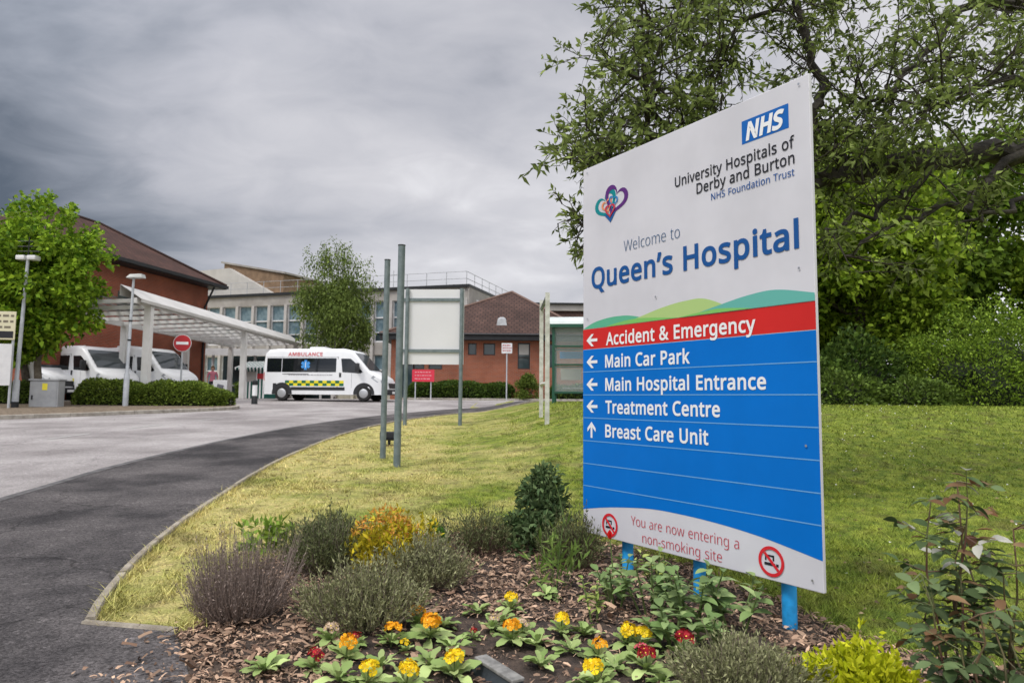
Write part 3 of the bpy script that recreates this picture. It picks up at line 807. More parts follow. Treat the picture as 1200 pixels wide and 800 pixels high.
# some scattered over the path edge
k = 300
sxp = rng.normal(-1.45, .16, k); syp = rng.uniform(2.7, 3.6, k)
X = np.concatenate([X, sxp]); Y = np.concatenate([Y, syp])
n = len(X)
Z = np.array([terr(a, b) for a, b in zip(X, Y)]) + .022 + rng.random(n) ** 2 * .03
P = np.stack([X, Y, Z], 1)
ang = rng.uniform(0, 2 * np.pi, n); el = rng.normal(0, .28, n)
D = np.stack([np.cos(ang) * np.cos(el), np.sin(ang) * np.cos(el), np.sin(el)], 1)
L_ = rng.gamma(3, .0075, n) + .008; W_ = L_ * rng.uniform(.12, .42, n)
S = unit(np.cross(D, np.array([0, 0, 1.0]) + rng.normal(size=(n, 3)) * .35)) * W_[:, None] / 2
D = D * L_[:, None]
up = np.cross(S, D); up = unit(up) * .004
j = lambda: 1 + rng.normal(size=(n, 1)) * .25
V = np.stack([P - S * j(), P + S * j(), P + D * .5 + S * j() + up, P + D * .5 - S * j() + up, P + D + S * .7 * j(), P + D - S * .7 * j()], 1).reshape(-1, 3)
i_ = np.arange(n)[:, None] * 6
F = np.concatenate([i_ + np.array([[0, 1, 2, 3]]), i_ + np.array([[3, 2, 4, 5]])])
m_bark = mat('bark_chips', (.10, .055, .035), .9, col2=(.46, .31, .21), island=True, var=.55)
o = np_mesh('bark_mulch', V, F, m_bark); tag(o, 'brown bark chips strewn over the flower bed', 'mulch', kind='stuff')

# ------------------------------------------------------------------ lawn grass
def in_lawn(X, Y):
    L = [(p.x, p.y) for p in KERB] + [(16, 2.2), (2.3, 2.2)] + [(p[0], p[1]) for p in reversed(BED[:len(BED) - 6])]
    return inside(L, X, Y)
def grass(n, r0, r1, h0, h1, wid, seed, a0=-40, a1=52):
    rng = np.random.default_rng(seed)
    r = np.exp(rng.uniform(math.log(r0), math.log(r1), n)); a = np.radians(rng.uniform(a0, a1, n))
    X, Y = r * np.sin(a), r * np.cos(a)
    ok = in_lawn(X, Y)
    # thin, worn patches
    pn = np.sin(X * 3.1 + 1.7 * np.sin(Y * 2.3)) * np.sin(Y * 2.7 + 1.3 * np.sin(X * 1.9)) + .7 * np.sin(X * 9.3 + 2 * np.sin(Y * 6.1)) * np.sin(Y * 8.7 + 1.5 * np.sin(X * 5))
    ok &= rng.random(n) < np.clip(.55 + .5 * pn + .08 * X, .06, 1)
    X, Y, r = X[ok], Y[ok], r[ok]
    n = len(X)
    Z = np.array([terr(p, q) for p, q in zip(X, Y)])
    P = np.stack([X, Y, Z], 1)
    h = rng.uniform(h0, h1, n) * (1 + .05 * r)
    lean = rng.normal(size=(n, 2)) * .75
    T = np.stack([lean[:, 0] * h, lean[:, 1] * h, h], 1)
    th = rng.uniform(0, np.pi, n)
    wv = np.stack([np.cos(th), np.sin(th), th * 0], 1) * (wid * (1 + .16 * r))[:, None] / 2
    V = np.stack([P - wv, P + wv, P + T], 1).reshape(-1, 3)
    return V, np.arange(n * 3).reshape(n, 3)
def edge_grass():
    rng = np.random.default_rng(17)
    P = []
    line = [p for p in KERB if p.y < 15]
    for a, b in zip(line, line[1:]):
        d = b - a; nr = Vector((d.y, -d.x)).normalized()
        k = int(d.length * 520 / max(1, (a.y / 5) ** 1.2))
        for _ in range(k):
            q = a + d * rng.random() + nr * (.012 + abs(rng.normal()) * .05)
            P.append((q.x, q.y, terr(q.x, q.y)))
    bl = BED[:len(BED) - 9]
    for a, b in zip(bl, bl[1:]):
        a, b = Vector(a), Vector(b); d = b - a; nr = Vector((-d.y, d.x)).normalized()
        for _ in range(int(d.length * 420)):
            q = a + d * rng.random() + nr * rng.normal(.02, .045)
            P.append((q.x, q.y, terr(q.x, q.y) + .01))
    P = np.array(P); n = len(P)
    h = np.minimum(rng.gamma(3, .012, n) + .012, .068)
    T = np.stack([rng.normal(size=n) * h * .8, rng.normal(size=n) * h * .8, h], 1)
    th = rng.uniform(0, np.pi, n)
    wv = np.stack([np.cos(th), np.sin(th), th * 0], 1) * .003
    return np.stack([P - wv, P + wv, P + T], 1).reshape(-1, 3), np.arange(n * 3).reshape(n, 3)
def tufts():
    rng = np.random.default_rng(23)
    n = 900
    r = np.exp(rng.uniform(math.log(3.5), math.log(18), n)); a = np.radians(rng.uniform(-36, 45, n))
    X, Y = r * np.sin(a), r * np.cos(a); ok = in_lawn(X, Y); X, Y = X[ok], Y[ok]
    P = []
    for x, y in zip(X, Y):
        k = rng.integers(14, 46); s = rng.uniform(.02, .07)
        q = rng.normal(size=(k, 2)) * s
        P.append(np.stack([x + q[:, 0], y + q[:, 1], np.full(k, terr(x, y))], 1))
    P = np.concatenate(P); n = len(P)
    h = rng.gamma(3, .011, n) + .012
    T = np.stack([rng.normal(size=n) * h * .7, rng.normal(size=n) * h * .7, h], 1)
    th = rng.uniform(0, np.pi, n)
    wv = np.stack([np.cos(th), np.sin(th), th * 0], 1) * .0035
    return np.stack([P - wv, P + wv, P + T], 1).reshape(-1, 3), np.arange(n * 3).reshape(n, 3)
V, F = join_np([grass(260000, 3.3, 9, .009, .028, .0032, 1), grass(150000, 8, 22, .010, .028, .0045, 2), edge_grass(), tufts()])
o = np_mesh('lawn_grass', V, F, m_blade); tag(o, 'short patchy mown grass covering the lawn', 'grass', kind='stuff')
rng = np.random.default_rng(29)
n = 2600
r_ = np.exp(rng.uniform(math.log(3.4), math.log(16), n)); a = np.radians(rng.uniform(-36, 40, n))
X, Y = r_ * np.sin(a), r_ * np.cos(a); ok = in_lawn(X, Y); X, Y = X[ok], Y[ok]; n = len(X)
Z = np.array([terr(p, q) for p, q in zip(X, Y)]) + .012
V, F = leaf_quads(np.stack([X, Y, Z], 1), np.concatenate([rng.normal(size=(n, 2)), np.full((n, 1), .1)], 1), rng.uniform(.02, .05, n), rng.uniform(.006, .018, n), rng)
o = np_mesh('dead_leaves', V, F, mat('dead_leaf', (.10, .065, .035), .9, col2=(.34, .26, .14), island=True, var=.3)); tag(o, 'dead leaf scraps and straw lying in the mown grass', 'leaf litter', kind='stuff')
# daisies and fallen petals on the lawn at the right
rng = np.random.default_rng(8)
n = 330
X = rng.uniform(1.8, 9, n); Y = rng.uniform(4.2, 15, n); ok = in_lawn(X, Y); X, Y = X[ok], Y[ok]; n = len(X)
Z = np.array([terr(a, b) for a, b in zip(X, Y)]) + .045
V, F = leaf_quads(np.stack([X, Y, Z], 1), np.concatenate([rng.normal(size=(n, 2)), np.full((n, 1), .3)], 1), .022, .02, rng)
o = np_mesh('daisies', V, F, mat('daisy_white', (.75, .75, .70), .7)); tag(o, 'tiny white daisies and petals dotted over the right lawn', 'daisies', kind='stuff')

# ================================================================== HOSPITAL SIGN
m_white = mat('sign_white', (.61, .60, .635), .45, var=.05, scale=1.5)
m_blue = mat('sign_blue', (.000, .15, .55), .55, spec=.2, var=.04, scale=2)
m_red = mat('sign_red', (.60, .018, .015), .4, var=.05, scale=2)
m_navy = mat('text_navy', (.004, .075, .27), .5)
m_nhsb = mat('logo_blue', (.000, .11, .42), .5)
m_ink = mat('text_black', (.012, .012, .018), .5)
m_grey = mat('text_greyblue', (.06, .12, .22), .5)
m_wh = mat('text_white', (.80, .80, .80), .5)
m_rt = mat('text_red', (.50, .03, .05), .5)
m_line = mat('row_line', (.14, .36, .65), .5)
m_post = mat('post_blue', (.02, .28, .62), .4, var=.28, scale=7, bump=.08)
def weather(m, lo=.965, hi=1.015):
    # faint rain streaks and grime on a painted sheet
    t = m.node_tree; N, L = t.nodes, t.links
    b = N['Principled BSDF']
    tcn = N.new('ShaderNodeTexCoord'); mpn = N.new('ShaderNodeMapping')
    mpn.inputs['Scale'].default_value = (3.1, 3.1, .6)
    L.new(tcn.outputs['Object'], mpn.inputs[0])
    nz = N.new('ShaderNodeTexNoise'); nz.inputs['Scale'].default_value = 1.0; nz.inputs['Detail'].default_value = 6
    L.new(mpn.outputs[0], nz.inputs['Vector'])
    mr = N.new('ShaderNodeMapRange'); mr.inputs[1].default_value = .3; mr.inputs[2].default_value = .65; mr.inputs[3].default_value = lo; mr.inputs[4].default_value = hi
    L.new(nz.outputs[0], mr.inputs[0])
    hs = N.new('ShaderNodeHueSaturation'); L.new(mr.outputs[0], hs.inputs['Value'])
    if b.inputs['Base Color'].links: L.new(b.inputs['Base Color'].links[0].from_socket, hs.inputs['Color'])
    else: hs.inputs['Color'].default_value = b.inputs['Base Color'].default_value
    L.new(hs.outputs[0], b.inputs['Base Color'])
    rr = N.new('ShaderNodeMapRange'); rr.inputs[3].default_value = .28; rr.inputs[4].default_value = .55
    L.new(nz.outputs[0], rr.inputs[0]); L.new(rr.outputs[0], b.inputs['Roughness'])
for m_ in (m_white, m_blue, m_red): weather(m_)
m_alu = mat('aluminium', (.5, .5, .52), .4, metal=.8)
SW, SH = 1.818, 2.6
HD = rad(-56.67)
A = Vector((math.cos(HD), math.sin(HD), 0))
BLc = Vector((.5228, 4.9000, .2815))
base = Vector((BLc.x + A.x * SW / 2, BLc.y + A.y * SW / 2, 0))
sign = thing('hospital_sign', 'large white, red and blue hospital welcome sign on blue posts', 'sign', (base.x, base.y, 0), HD)
Z0 = BLc.z
def U(u, v): return (u * SW - SW / 2, Z0 + v * SH)
mb = MB().box(-SW / 2, SW / 2, -.012, .012, Z0, Z0 + SH, bev=.004)
panel = mb.build('panel', m_white, sign)
mb = MB()
for zz_ in (.12, .5, .88):
    mb.box(-SW / 2 + .06, SW / 2 - .06, .013, .035, Z0 + SH * zz_ - .025, Z0 + SH * zz_ + .025)
mb.build('rear_rail', m_alu, sign)
for u in (.197, .535, .862):
    x = u * SW - SW / 2
    wx = base + A * x
    pb = MB().tube([(x, .075, terr(wx.x, wx.y) - .1), (x, .075, Z0 + SH * .93)], .0375, 20).build('post', m_post, sign, smooth=True)
def fr(lay): return ((0, -.012 - .0012 * lay, 0), (1, 0, 0), (0, 0, 1))
def poly(name, pts, lay, m, parent=panel):
    return flat_poly(name, [[U(*p) for p in pts]], fr(lay), m, parent)
def sm(pts, n=6): return [(p.x, p.y) for p in smooth_line(pts, n)]
# blue field with the white swoosh below it
wave = sm([(.0, .0600), (.155, .0785), (.35, .0935), (.50, .0950), (.66, .0905), (.80, .0815), (.90, .0710), (1.0, .0590)])
poly('blue_field', wave + [(1, .4905), (0, .4905)], 1, m_blue)
poly('red_band', [(0, .4920), (1, .4920), (1, .5465), (0, .5465)], 1, m_red)
poly('hill_motif', sm([(0, .5475), (.06, .562), (.13, .5695), (.20, .5715), (.28, .567), (.40, .5475)]), 1, mat('hill_teal', (.10, .42, .25), .5))
poly('hill_motif', sm([(.22, .5475), (.32, .562), (.43, .577), (.53, .5845), (.62, .582), (.74, .5475)]), 2, mat('hill_lime', (.40, .56, .20), .5))
poly('hill_motif', sm([(.13, .5475), (.22, .5555), (.30, .5585), (.38, .5555), (.50, .5475)]), 3, mat('hill_green', (.20, .50, .12), .5))
poly('hill_motif', sm([(.55, .5475), (.66, .562), (.78, .576), (.88, .579), (1.0, .5625)]) + [(1.0, .5475)], 4, mat('hill_sea', (.12, .42, .36), .5))
poly('hill_motif', sm([(.50, .5475), (.60, .5535), (.68, .5560), (.80, .5475)]), 5, mat('hill_green', (.2, .5, .12)))
for v_ in (.4300, .3675, .3055, .2440, .1830, .1237):
    poly('row_line', [(0, v_ - .0011), (1, v_ - .0011), (1, v_ + .0011), (0, v_ + .0011)], 2, m_line)
def txt(body, u0, u1, v, capv, m, lay=3, **k):
    p = U(u0, v)
    return put_text('lettering', body, ((p[0], -.012 - .0012 * lay, p[1]), (1, 0, 0), (0, 0, 1)), (u1 - u0) * SW, capv * SH, m, panel, **k)
rows = [('Accident & Emergency', .137, .806, .4990, None), ('Main Car Park', .132, .550, .4400, None), ('Main Hospital Entrance', .1325, .838, .3790, None),
        ('Treatment Centre', .133, .669, .3200, None), ('Breast Care Unit', .1315, .6215, .2580, None)]
for i, (b_, u0, u1, v_, _) in enumerate(rows):
    txt(b_, u0, u1, v_, .0328, m_wh, bold=22)
    cy = v_ + .0165
    if i < 4:
        a = [(.022, cy), (.052, cy + .0165), (.066, cy + .0165), (.047, cy + .004), (.087, cy + .004), (.087, cy - .004), (.047, cy - .004), (.066, cy - .0165), (.052, cy - .0165)]
    else:
        a = [(.052, cy + .021), (.076, cy + .004), (.076, cy - .006), (.0575, cy + .0065), (.0575, cy - .022), (.0465, cy - .022), (.0465, cy + .0065), (.028, cy - .006), (.028, cy + .004)]
    poly('arrow', a, 3, m_wh)
txt('Welcome to', .238, .513, .7365, .0285, m_grey, bold=-12)
txt('Queen’s Hospital', .0535, .956, .6570, .0560, m_navy, bold=22)
txt('University Hospitals of', .4936, .950, .8605, .0242, m_ink, bold=10)
txt('Derby and Burton', .588, .9487, .8280, .0242, m_ink, bold=10)
txt('NHS Foundation Trust', .648, .9477, .8030, .0150, m_navy, bold=4)
poly('logo_box', [(.770, .9045), (.933, .9045), (.933, .9556), (.770, .9556)], 1, m_nhsb)
txt('NHS', .785, .920, .9115, .0375, m_wh, bold=42, slant=.2, track=-30)
txt('You are now entering a', .268, .731, .0465, .0225, m_rt, bold=-10)
txt('non-smoking site', .324, .667, .0105, .0225, m_rt, bold=-10)
# hearts emblem
def heart(cx, cy, s, rot, n=40):
    o_ = []
    for i in range(n):
        t = 2 * math.pi * i / n
        x = 16 * math.sin(t) ** 3; y = 13 * math.cos(t) - 5 * math.cos(2 * t) - 2 * math.cos(3 * t) - math.cos(4 * t)
        x, y = x / 17 * s, y / 17 * s
        o_.append((cx + x * math.cos(rot) - y * math.sin(rot), cy + x * math.sin(rot) + y * math.cos(rot)))
    return o_
hx, hz = U(.165, .872)
def heart_ring(cx, cy, s, t, rot, lay, m):
    out_, in_ = heart(cx, cy, s, rot), heart(cx, cy - .0, s * (1 - t), rot)
    flat_poly('heart_emblem', [out_, in_], fr(lay), m, panel)
heart_ring(hx - .045, hz + .012, .122, .30, .42, 1, mat('heart_teal', (.0, .22, .24), .5))
heart_ring(hx + .050, hz + .030, .128, .30, -.40, 2, mat('heart_purple', (.10, .02, .17), .5))
tipp = [(hx - .065, hz - .058), (hx - .040, hz - .058), (hx, hz - .092), (hx + .030, hz - .060), (hx + .055, hz - .052), (hx, hz - .122)]
flat_poly('heart_emblem', [tipp], fr(3), mat('heart_blue', (.01, .09, .30), .5), panel)
heart_ring(hx - .035, hz + .005, .058, .3, .3, 4, mat('heart_orange', (.72, .26, .12), .5))
heart_ring(hx + .030, hz + .022, .050, .3, -.25, 5, mat('heart_midblue', (.03, .20, .48), .5))
heart_ring(hx - .002, hz - .035, .056, .3, 0, 6, mat('heart_red', (.5, .03, .06), .5))
for u, v_ in ((.03, .985), (.97, .985), (.03, .575), (.955, .615), (.03, .02), (.97, .02), (.40, .605), (.962, .27)):
    cx, cz = U(u, v_)
    flat_poly('screw_head', [ring(cx, cz, .0065, .0065, 12)], fr(7), m_alu, panel)
# two no-smoking roundels
for (u, v_) in ((.1555, .0335), (.8415, .0370)):
    cx, cz = U(u, v_)
    r = .077
    ns = thing('no_smoking_symbol', None, None); ns.parent = panel
    bpy.data.objects.remove(ns)
    d = flat_poly('no_smoking_symbol', [ring(cx, cz, r, r), ring(cx, cz, r * .78, r * .78)], fr(4), mat('symbol_red', (.62, .02, .03), .5), panel)
    q = .707 * r
    flat_poly('slash', [[(cx - q * .85, cz + q * .65), (cx - q * .65, cz + q * .85), (cx + q * .85, cz - q * .65), (cx + q * .65, cz - q * .85)]], fr(3), mat('symbol_red', (1, 0, 0)), d)
    flat_poly('cigarette', [[(cx - r * .55, cz - r * .28), (cx + r * .3, cz - r * .28), (cx + r * .3, cz - r * .1), (cx - r * .55, cz - r * .1)]], fr(2), m_ink, d)
    flat_poly('cigarette', [[(cx + r * .36, cz - r * .28), (cx + r * .55, cz - r * .28), (cx + r * .55, cz - r * .1), (cx + r * .36, cz - r * .1)]], fr(2), m_ink, d)
    flat_poly('smoke_mark', [[(cx - r * .5, cz + r * .02), (cx - r * .38, cz + r * .02), (cx - r * .38, cz + r * .30), (cx + r * .1, cz + r * .30), (cx + r * .1, cz + r * .05), (cx + r * .22, cz + r * .05), (cx + r * .22, cz + r * .42), (cx - r * .5, cz + r * .42)]], fr(2), m_ink, d)
# ================================================================== BUILDINGS
m_brick = brick_mat('red_brick', (.36, .082, .030), (.27, .062, .026), (.30, .20, .15))
m_brick2 = brick_mat('dark_red_brick', (.30, .062, .026), (.22, .048, .022), (.24, .14, .10))
m_tile = brick_mat('roof_tile', (.090, .050, .039), (.062, .035, .028), (.035, .022, .02), bw=.33, rh=.28, mort=.03, bump=.8)
m_tile2 = brick_mat('roof_tile_red', (.085, .038, .028), (.06, .028, .021), (.04, .022, .018), bw=.33, rh=.28, mort=.03, bump=.8)
m_conc = mat('pale_concrete', (.34, .32, .30), .85, col2=(.46, .44, .42), scale=1.2, detail=8)
m_conc2 = mat('panel_concrete', (.26, .24, .22), .85, col2=(.35, .33, .305), scale=.8, detail=8)
m_cream = mat('cream_render', (.44, .42, .39), .8, var=.08, scale=.6)
m_dark = mat('dark_trim', (.015, .016, .018), .5, var=.2, scale=3)
m_brown = mat('brown_cladding', (.15, .095, .055), .7, col2=(.23, .15, .09), scale=1.5)
m_win = glass_mat('window_glass', (.03, .05, .055))
m_blind = mat('blue_blind', (.07, .12, .145), .5, col2=(.16, .225, .25), scale=1.6, detail=2)
m_frame_d = mat('dark_frame', (.02, .018, .018), .5)
m_frame_w = mat('white_frame', (.62, .62, .62), .5, var=.06, scale=3)
m_steelw = mat('white_steel', (.66, .65, .62), .5, col2=(.74, .73, .71), scale=2)
m_rail = mat('galvanised', (.34, .35, .36), .5, var=.15, scale=5)

def uvq(o, sc=1.0):
    """wall-plane texture coordinates in metres"""
    me = o.data
    uv = me.uv_layers.new(name='UVMap')
    for p in me.polygons:
        n = p.normal
        for li in p.loop_indices:
            c = me.vertices[me.loops[li].vertex_index].co
            h = Vector((-n.y, n.x, 0))
            if h.length < .15: h = Vector((1, 0, 0))
            h.normalize()
            vv = n.cross(h)
            uv.data[li].uv = (c.dot(h) * sc, abs(c.dot(vv)) * sc)
    return o
def wall_holes(mb, L, H, holes, depth=.12, z0=0, x0=0, y=0):
    """front face at local y, openings with reveals going back (+y)"""
    xs = sorted({x0, x0 + L} | {h[0] for h in holes} | {h[1] for h in holes})
    zs = sorted({z0, z0 + H} | {h[2] for h in holes} | {h[3] for h in holes})
    for a, b in zip(xs, xs[1:]):
        for c, d in zip(zs, zs[1:]):
            mx, mz = (a + b) / 2, (c + d) / 2
            if any(h[0] < mx < h[1] and h[2] < mz < h[3] for h in holes): continue
            mb.quad((a, y, c), (b, y, c), (b, y, d), (a, y, d))
    for a, b, c, d in holes:
        mb.quad((a, y, c), (a, y + depth, c), (a, y + depth, d), (a, y, d))
        mb.quad((b, y, c), (b, y, d), (b, y + depth, d), (b, y + depth, c))
        mb.quad((a, y, d), (a, y + depth, d), (b, y + depth, d), (b, y, d))
        mb.quad((a, y, c), (b, y, c), (b, y + depth, c), (a, y + depth, c))
def window(parent, a, b, c, d, y=.10, fm=None, pm=None, mull=(), tran=(), fw=.06):
    mb = MB()
    mb.box(a, a + fw, y - .05, y + .02, c, d); mb.box(b - fw, b, y - .05, y + .02, c, d)
    mb.box(a + fw, b - fw, y - .05, y + .02, d - fw, d); mb.box(a + fw, b - fw, y - .05, y + .02, c, c + fw)
    for m_ in mull: mb.box(m_ - fw * .4, m_ + fw * .4, y - .04, y + .01, c + fw, d - fw)
    for t_ in tran: mb.box(a + fw, b - fw, y - .045, y + .005, t_ - fw * .4, t_ + fw * .4)
    f = mb.build('window', fm or m_frame_d, parent)
    MB().box(a + fw * .5, b - fw * .5, y + .021, y + .04, c + fw * .5, d - fw * .5).build('pane', pm or m_win, f)
    return f

# ---- office block at the back: flat roof, pilasters, two storeys of glazing
P0 = Vector(onx(547, 52)); P1 = Vector(onx(230, 59.6))
ux = (P0 - P1); ux.z = 0; LEN = ux.length; hd = math.atan2(ux.y, ux.x)
GZ = 1.1
EXTL = 14.0
ob = thing('office_building', 'long flat roofed concrete office block with rows of blue grey windows', 'building', (P1.x, P1.y, GZ), hd)
ZT = at(547, 333, 52).z - GZ       # parapet height
wl_m = MB()
L0 = -EXTL
wl_m.box(L0, LEN, .5, 14, 0, ZT - .3)
wl_m.build('wall', m_dark, ob)
bay = 1.62
nb = int((LEN - L0) / bay)
bay = (LEN - L0) / nb
s1b, s1t = ZT - 4.35, ZT - 1.05        # upper storey glazing
s0b, s0t = .5, ZT - 5.35
MB().box(L0, LEN, .0, .5, s1t, ZT - .22).build('fascia', m_conc2, ob)
MB().box(L0, LEN, .02, .5, s0t, s1b).build('spandrel', m_conc2, ob)
MB().box(L0 - .1, LEN + .15, -.18, 14.1, ZT - .22, ZT).build('roof', m_dark, ob)
MB().box(L0, LEN, .05, .5, 0, s0b).build('plinth', m_conc2, ob)
pil = MB().box(-.13, .13, -.16, .30, 0, s1t - .003).build('pilaster', m_conc, ob)
pil.location.x = L0 + .13
for i in range(1, nb + 1):
    c = pil.copy(); COL.objects.link(c); c.location.x = L0 + i * bay - (.13 if i == nb else 0)
# windows: frame with transom and a panel below
def office_window(zb, zt, two):
    mb = MB()
    a, b = .13, bay - .13
    fw = .05
    mb.box(a, a + fw, .1, .2, zb, zt); mb.box(b - fw, b, .1, .2, zb, zt)
    mb.box(a + fw, b - fw, .1, .2, zt - fw, zt); mb.box(a + fw, b - fw, .06, .2, zb, zb + .12)
    mid = zb + (zt - zb) * .60
    mb.box(a + fw, b - fw, .1, .2, mid - .05, mid + .05)
    low = zb + (zt - zb) * .24
    mb.box(a + fw, b - fw, .1, .2, low - .03, low + .03)
    f = mb.build('window', m_frame_w, ob)
    MB().box(a + fw, b - fw, .205, .22, low, zt - fw).build('pane', m_blind if two else m_win, f)
    MB().box(a + fw, b - fw, .206, .221, zb + .12, low - .002).build('pane', m_win, f)
    return f
w1 = office_window(s1b, s1t, True); w1.location.x = L0
w0 = office_window(s0b, s0t, True); w0.location.x = L0
wdk = office_window(s1b, s1t, False); wdk.location.x = L0 + bay * (nb - 3)
rw = random.Random(3)
for i in range(1, nb):
    if i != nb - 3:
        c = dup(wdk if (i > nb - 4 or rw.random() < .12) else w1, ob); c.parent = ob; c.location.x = L0 + i * bay
    c = dup(w0, ob); c.location.x = L0 + i * bay
# end elevation facing right
e = MB().box(LEN + .003, LEN + .12, -.1, 14, 0, ZT - .22).build('end_wall', m_conc2, ob)
f = MB().box(LEN + .121, LEN + .16, 1.5, 9, ZT - 2.3, ZT - 1.0).build('window', m_frame_w, ob)
for i in range(6):
    MB().box(LEN + .162, LEN + .18, 1.62 + i * 1.22, 2.7 + i * 1.22, ZT - 2.2, ZT - 1.1).build('pane', m_win, f)
# roof rail
rl = MB()
for i in range(20):
    x = LEN - .3 - i * 1.7
    rl.tube([(x, .4, ZT), (x, .4, ZT + 1.1)], .025, 6)
for z in (.55, 1.1): rl.tube([(LEN - .3, .4, ZT + z), (LEN - 33, .4, ZT + z)], .02, 6)
for z in (.55, 1.1): rl.tube([(LEN - .3, .4, ZT + z), (LEN - .3, 13, ZT + z)], .02, 6)
for i in range(1, 8): rl.tube([(LEN - .3, .4 + 1.75 * i, ZT), (LEN - .3, .4 + 1.75 * i, ZT + 1.1)], .025, 6)
rl.build('roof_railing', m_rail, ob)
am = MB()
am.tube([(LEN - 12.2, 2, ZT), (LEN - 12.2, 2, ZT + 2.6)], .035, 6)
am.tube([(LEN - 8.5, 4, ZT), (LEN - 8.5, 4, ZT + 2.2)], .025, 6); am.tube([(LEN - 9, 4, ZT + 1.8), (LEN - 8, 4, ZT + 1.8)], .02, 6)
am.build('aerial', m_rail, ob)
# rooftop plant rooms
pr = Vector(at(348, 322, 70)); pl = Vector(at(228, 322, 76))
ph = thing('rooftop_plant_room', 'cream rooftop block with a brown clad upper storey on the flat roof', 'building', (pl.x, pl.y, GZ + ZT), math.atan2(pr.y - pl.y, pr.x - pl.x))
lw = (pr - pl).length
zt_ = at(240, 318, 76).z - GZ - ZT
MB().add([(-8, 0, 0), (lw, 0, 0), (lw, 8, 0), (-8, 8, 0), (-8, 0, zt_), (lw * .35, 0, zt_), (lw * .95, 0, .9), (lw, 0, .5), (-8, 8, zt_), (lw * .35, 8, zt_), (lw * .95, 8, .9), (lw, 8, .5)],
         [(0, 1, 7, 6, 5, 4), (3, 8, 9, 10, 11, 2), (4, 5, 9, 8), (5, 6, 10, 9), (6, 7, 11, 10), (7, 1, 2, 11), (0, 4, 8, 3)]).build('wall', m_cream, ph)
bx0, bx1 = lw * .22, lw * .86
bx0, bx1 = lw * .26, lw * .84
za_, zb_ = zt_ + .75, zt_ * .80
MB().add([(bx0, .6, 0), (bx1, .6, 0), (bx1, 7, 0), (bx0, 7, 0), (bx0, .6, za_), (bx1, .6, zb_), (bx1, 7, zb_), (bx0, 7, za_)], [(0, 1, 5, 4), (1, 2, 6, 5), (2, 3, 7, 6), (3, 0, 4, 7), (4, 5, 6, 7), (0, 3, 2, 1)]).build('cladding', m_brown, ph)
MB().add([(bx0 - .3, .4, za_ + .003), (bx1 + .3, .4, zb_ + .003), (bx1 + .3, 7.2, zb_ + .003), (bx0 - .3, 7.2, za_ + .003), (bx0 - .3, .4, za_ + .2), (bx1 + .3, .4, zb_ + .2), (bx1 + .3, 7.2, zb_ + .2), (bx0 - .3, 7.2, za_ + .2)], [(0, 1, 5, 4), (1, 2, 6, 5), (2, 3, 7, 6), (3, 0, 4, 7), (4, 5, 6, 7), (0, 3, 2, 1)]).build('roof_edge', m_conc2, ph)

# ---- left brick building with a hipped tiled roof
c0 = Vector((-18.9, 42.0, 0))
dv = Vector((-.184, -.983, 0)).normalized()
hdl = math.atan2(-dv.y, -dv.x)     # local x runs from the near end to the far corner
LB = 12.0
origin = c0 + dv * LB
lb = thing('brick_hospital_wing', 'tall red brick hospital wing with steep brown tiled hipped roof behind the white canopy', 'building', (origin.x, origin.y, 1.0), hdl)
# local: x along wall toward far corner, -y?  facade normal
EZ = 7.9 - 1.0
holes = [(.6, 2.0, 4.1, 5.5), (4.6, 6.2, 4.55, 5.6), (3.5, 5.5, .9, 2.5), (8.6, 10.2, .05, 2.6)]
wb = MB(); wall_holes(wb, LB, EZ, holes)
wb.quad((LB, 0, 0), (LB, 8.4, 0), (LB, 8.4, EZ), (LB, 0, EZ))
wb.quad((0, 0, 0), (0, 0, EZ), (0, 8.4, EZ), (0, 8.4, 0))
wb.quad((0, 8.4, 0), (0, 8.4, EZ), (LB, 8.4, EZ), (LB, 8.4, 0))
uvq(wb.build('wall', m_brick2, lb))
for h in holes: window(lb, *h, mull=((h[0] + h[1]) / 2,), fm=m_frame_d)
ov = .75
rb = MB()
RZ = 2.95
a, b, c, d = (-ov, -ov, EZ + .22), (LB + ov, -ov, EZ + .22), (LB + ov, 8.4 + ov, EZ + .22), (-ov, 8.4 + ov, EZ + .22)
r1, r2 = (4.2, 4.2, EZ + .22 + RZ), (LB - 4.2, 4.2, EZ + .22 + RZ)
rb.add([a, b, c, d, r1, r2], [(0, 1, 5, 4), (1, 2, 5), (2, 3, 4, 5), (3, 0, 4)])
uvq(rb.build('roof', m_tile2, lb))
MB().box(-ov, LB + ov, -ov, 8.4 + ov, EZ + .02, EZ + .215).build('soffit', m_dark, lb)
gt = MB().box(-ov - .08, LB + ov + .08, -ov - .11, -ov - .003, EZ + .06, EZ + .24)
gt.build('gutter', m_dark, lb)
MB().tube([(LB - .35, -ov + .1, EZ), (LB - .35, -.08, EZ - 1.2), (LB - .35, -.08, 0)], .06, 8).build('downpipe', m_dark, lb)
hip = MB().tube([(LB + ov, -ov, EZ + .26), r2], .10, 6); hip.tube([r2, r1], .1, 6); hip.tube([(-ov, -ov, EZ + .26), r1], .1, 6)
hip.build('ridge_tiles', m_tile2, lb)
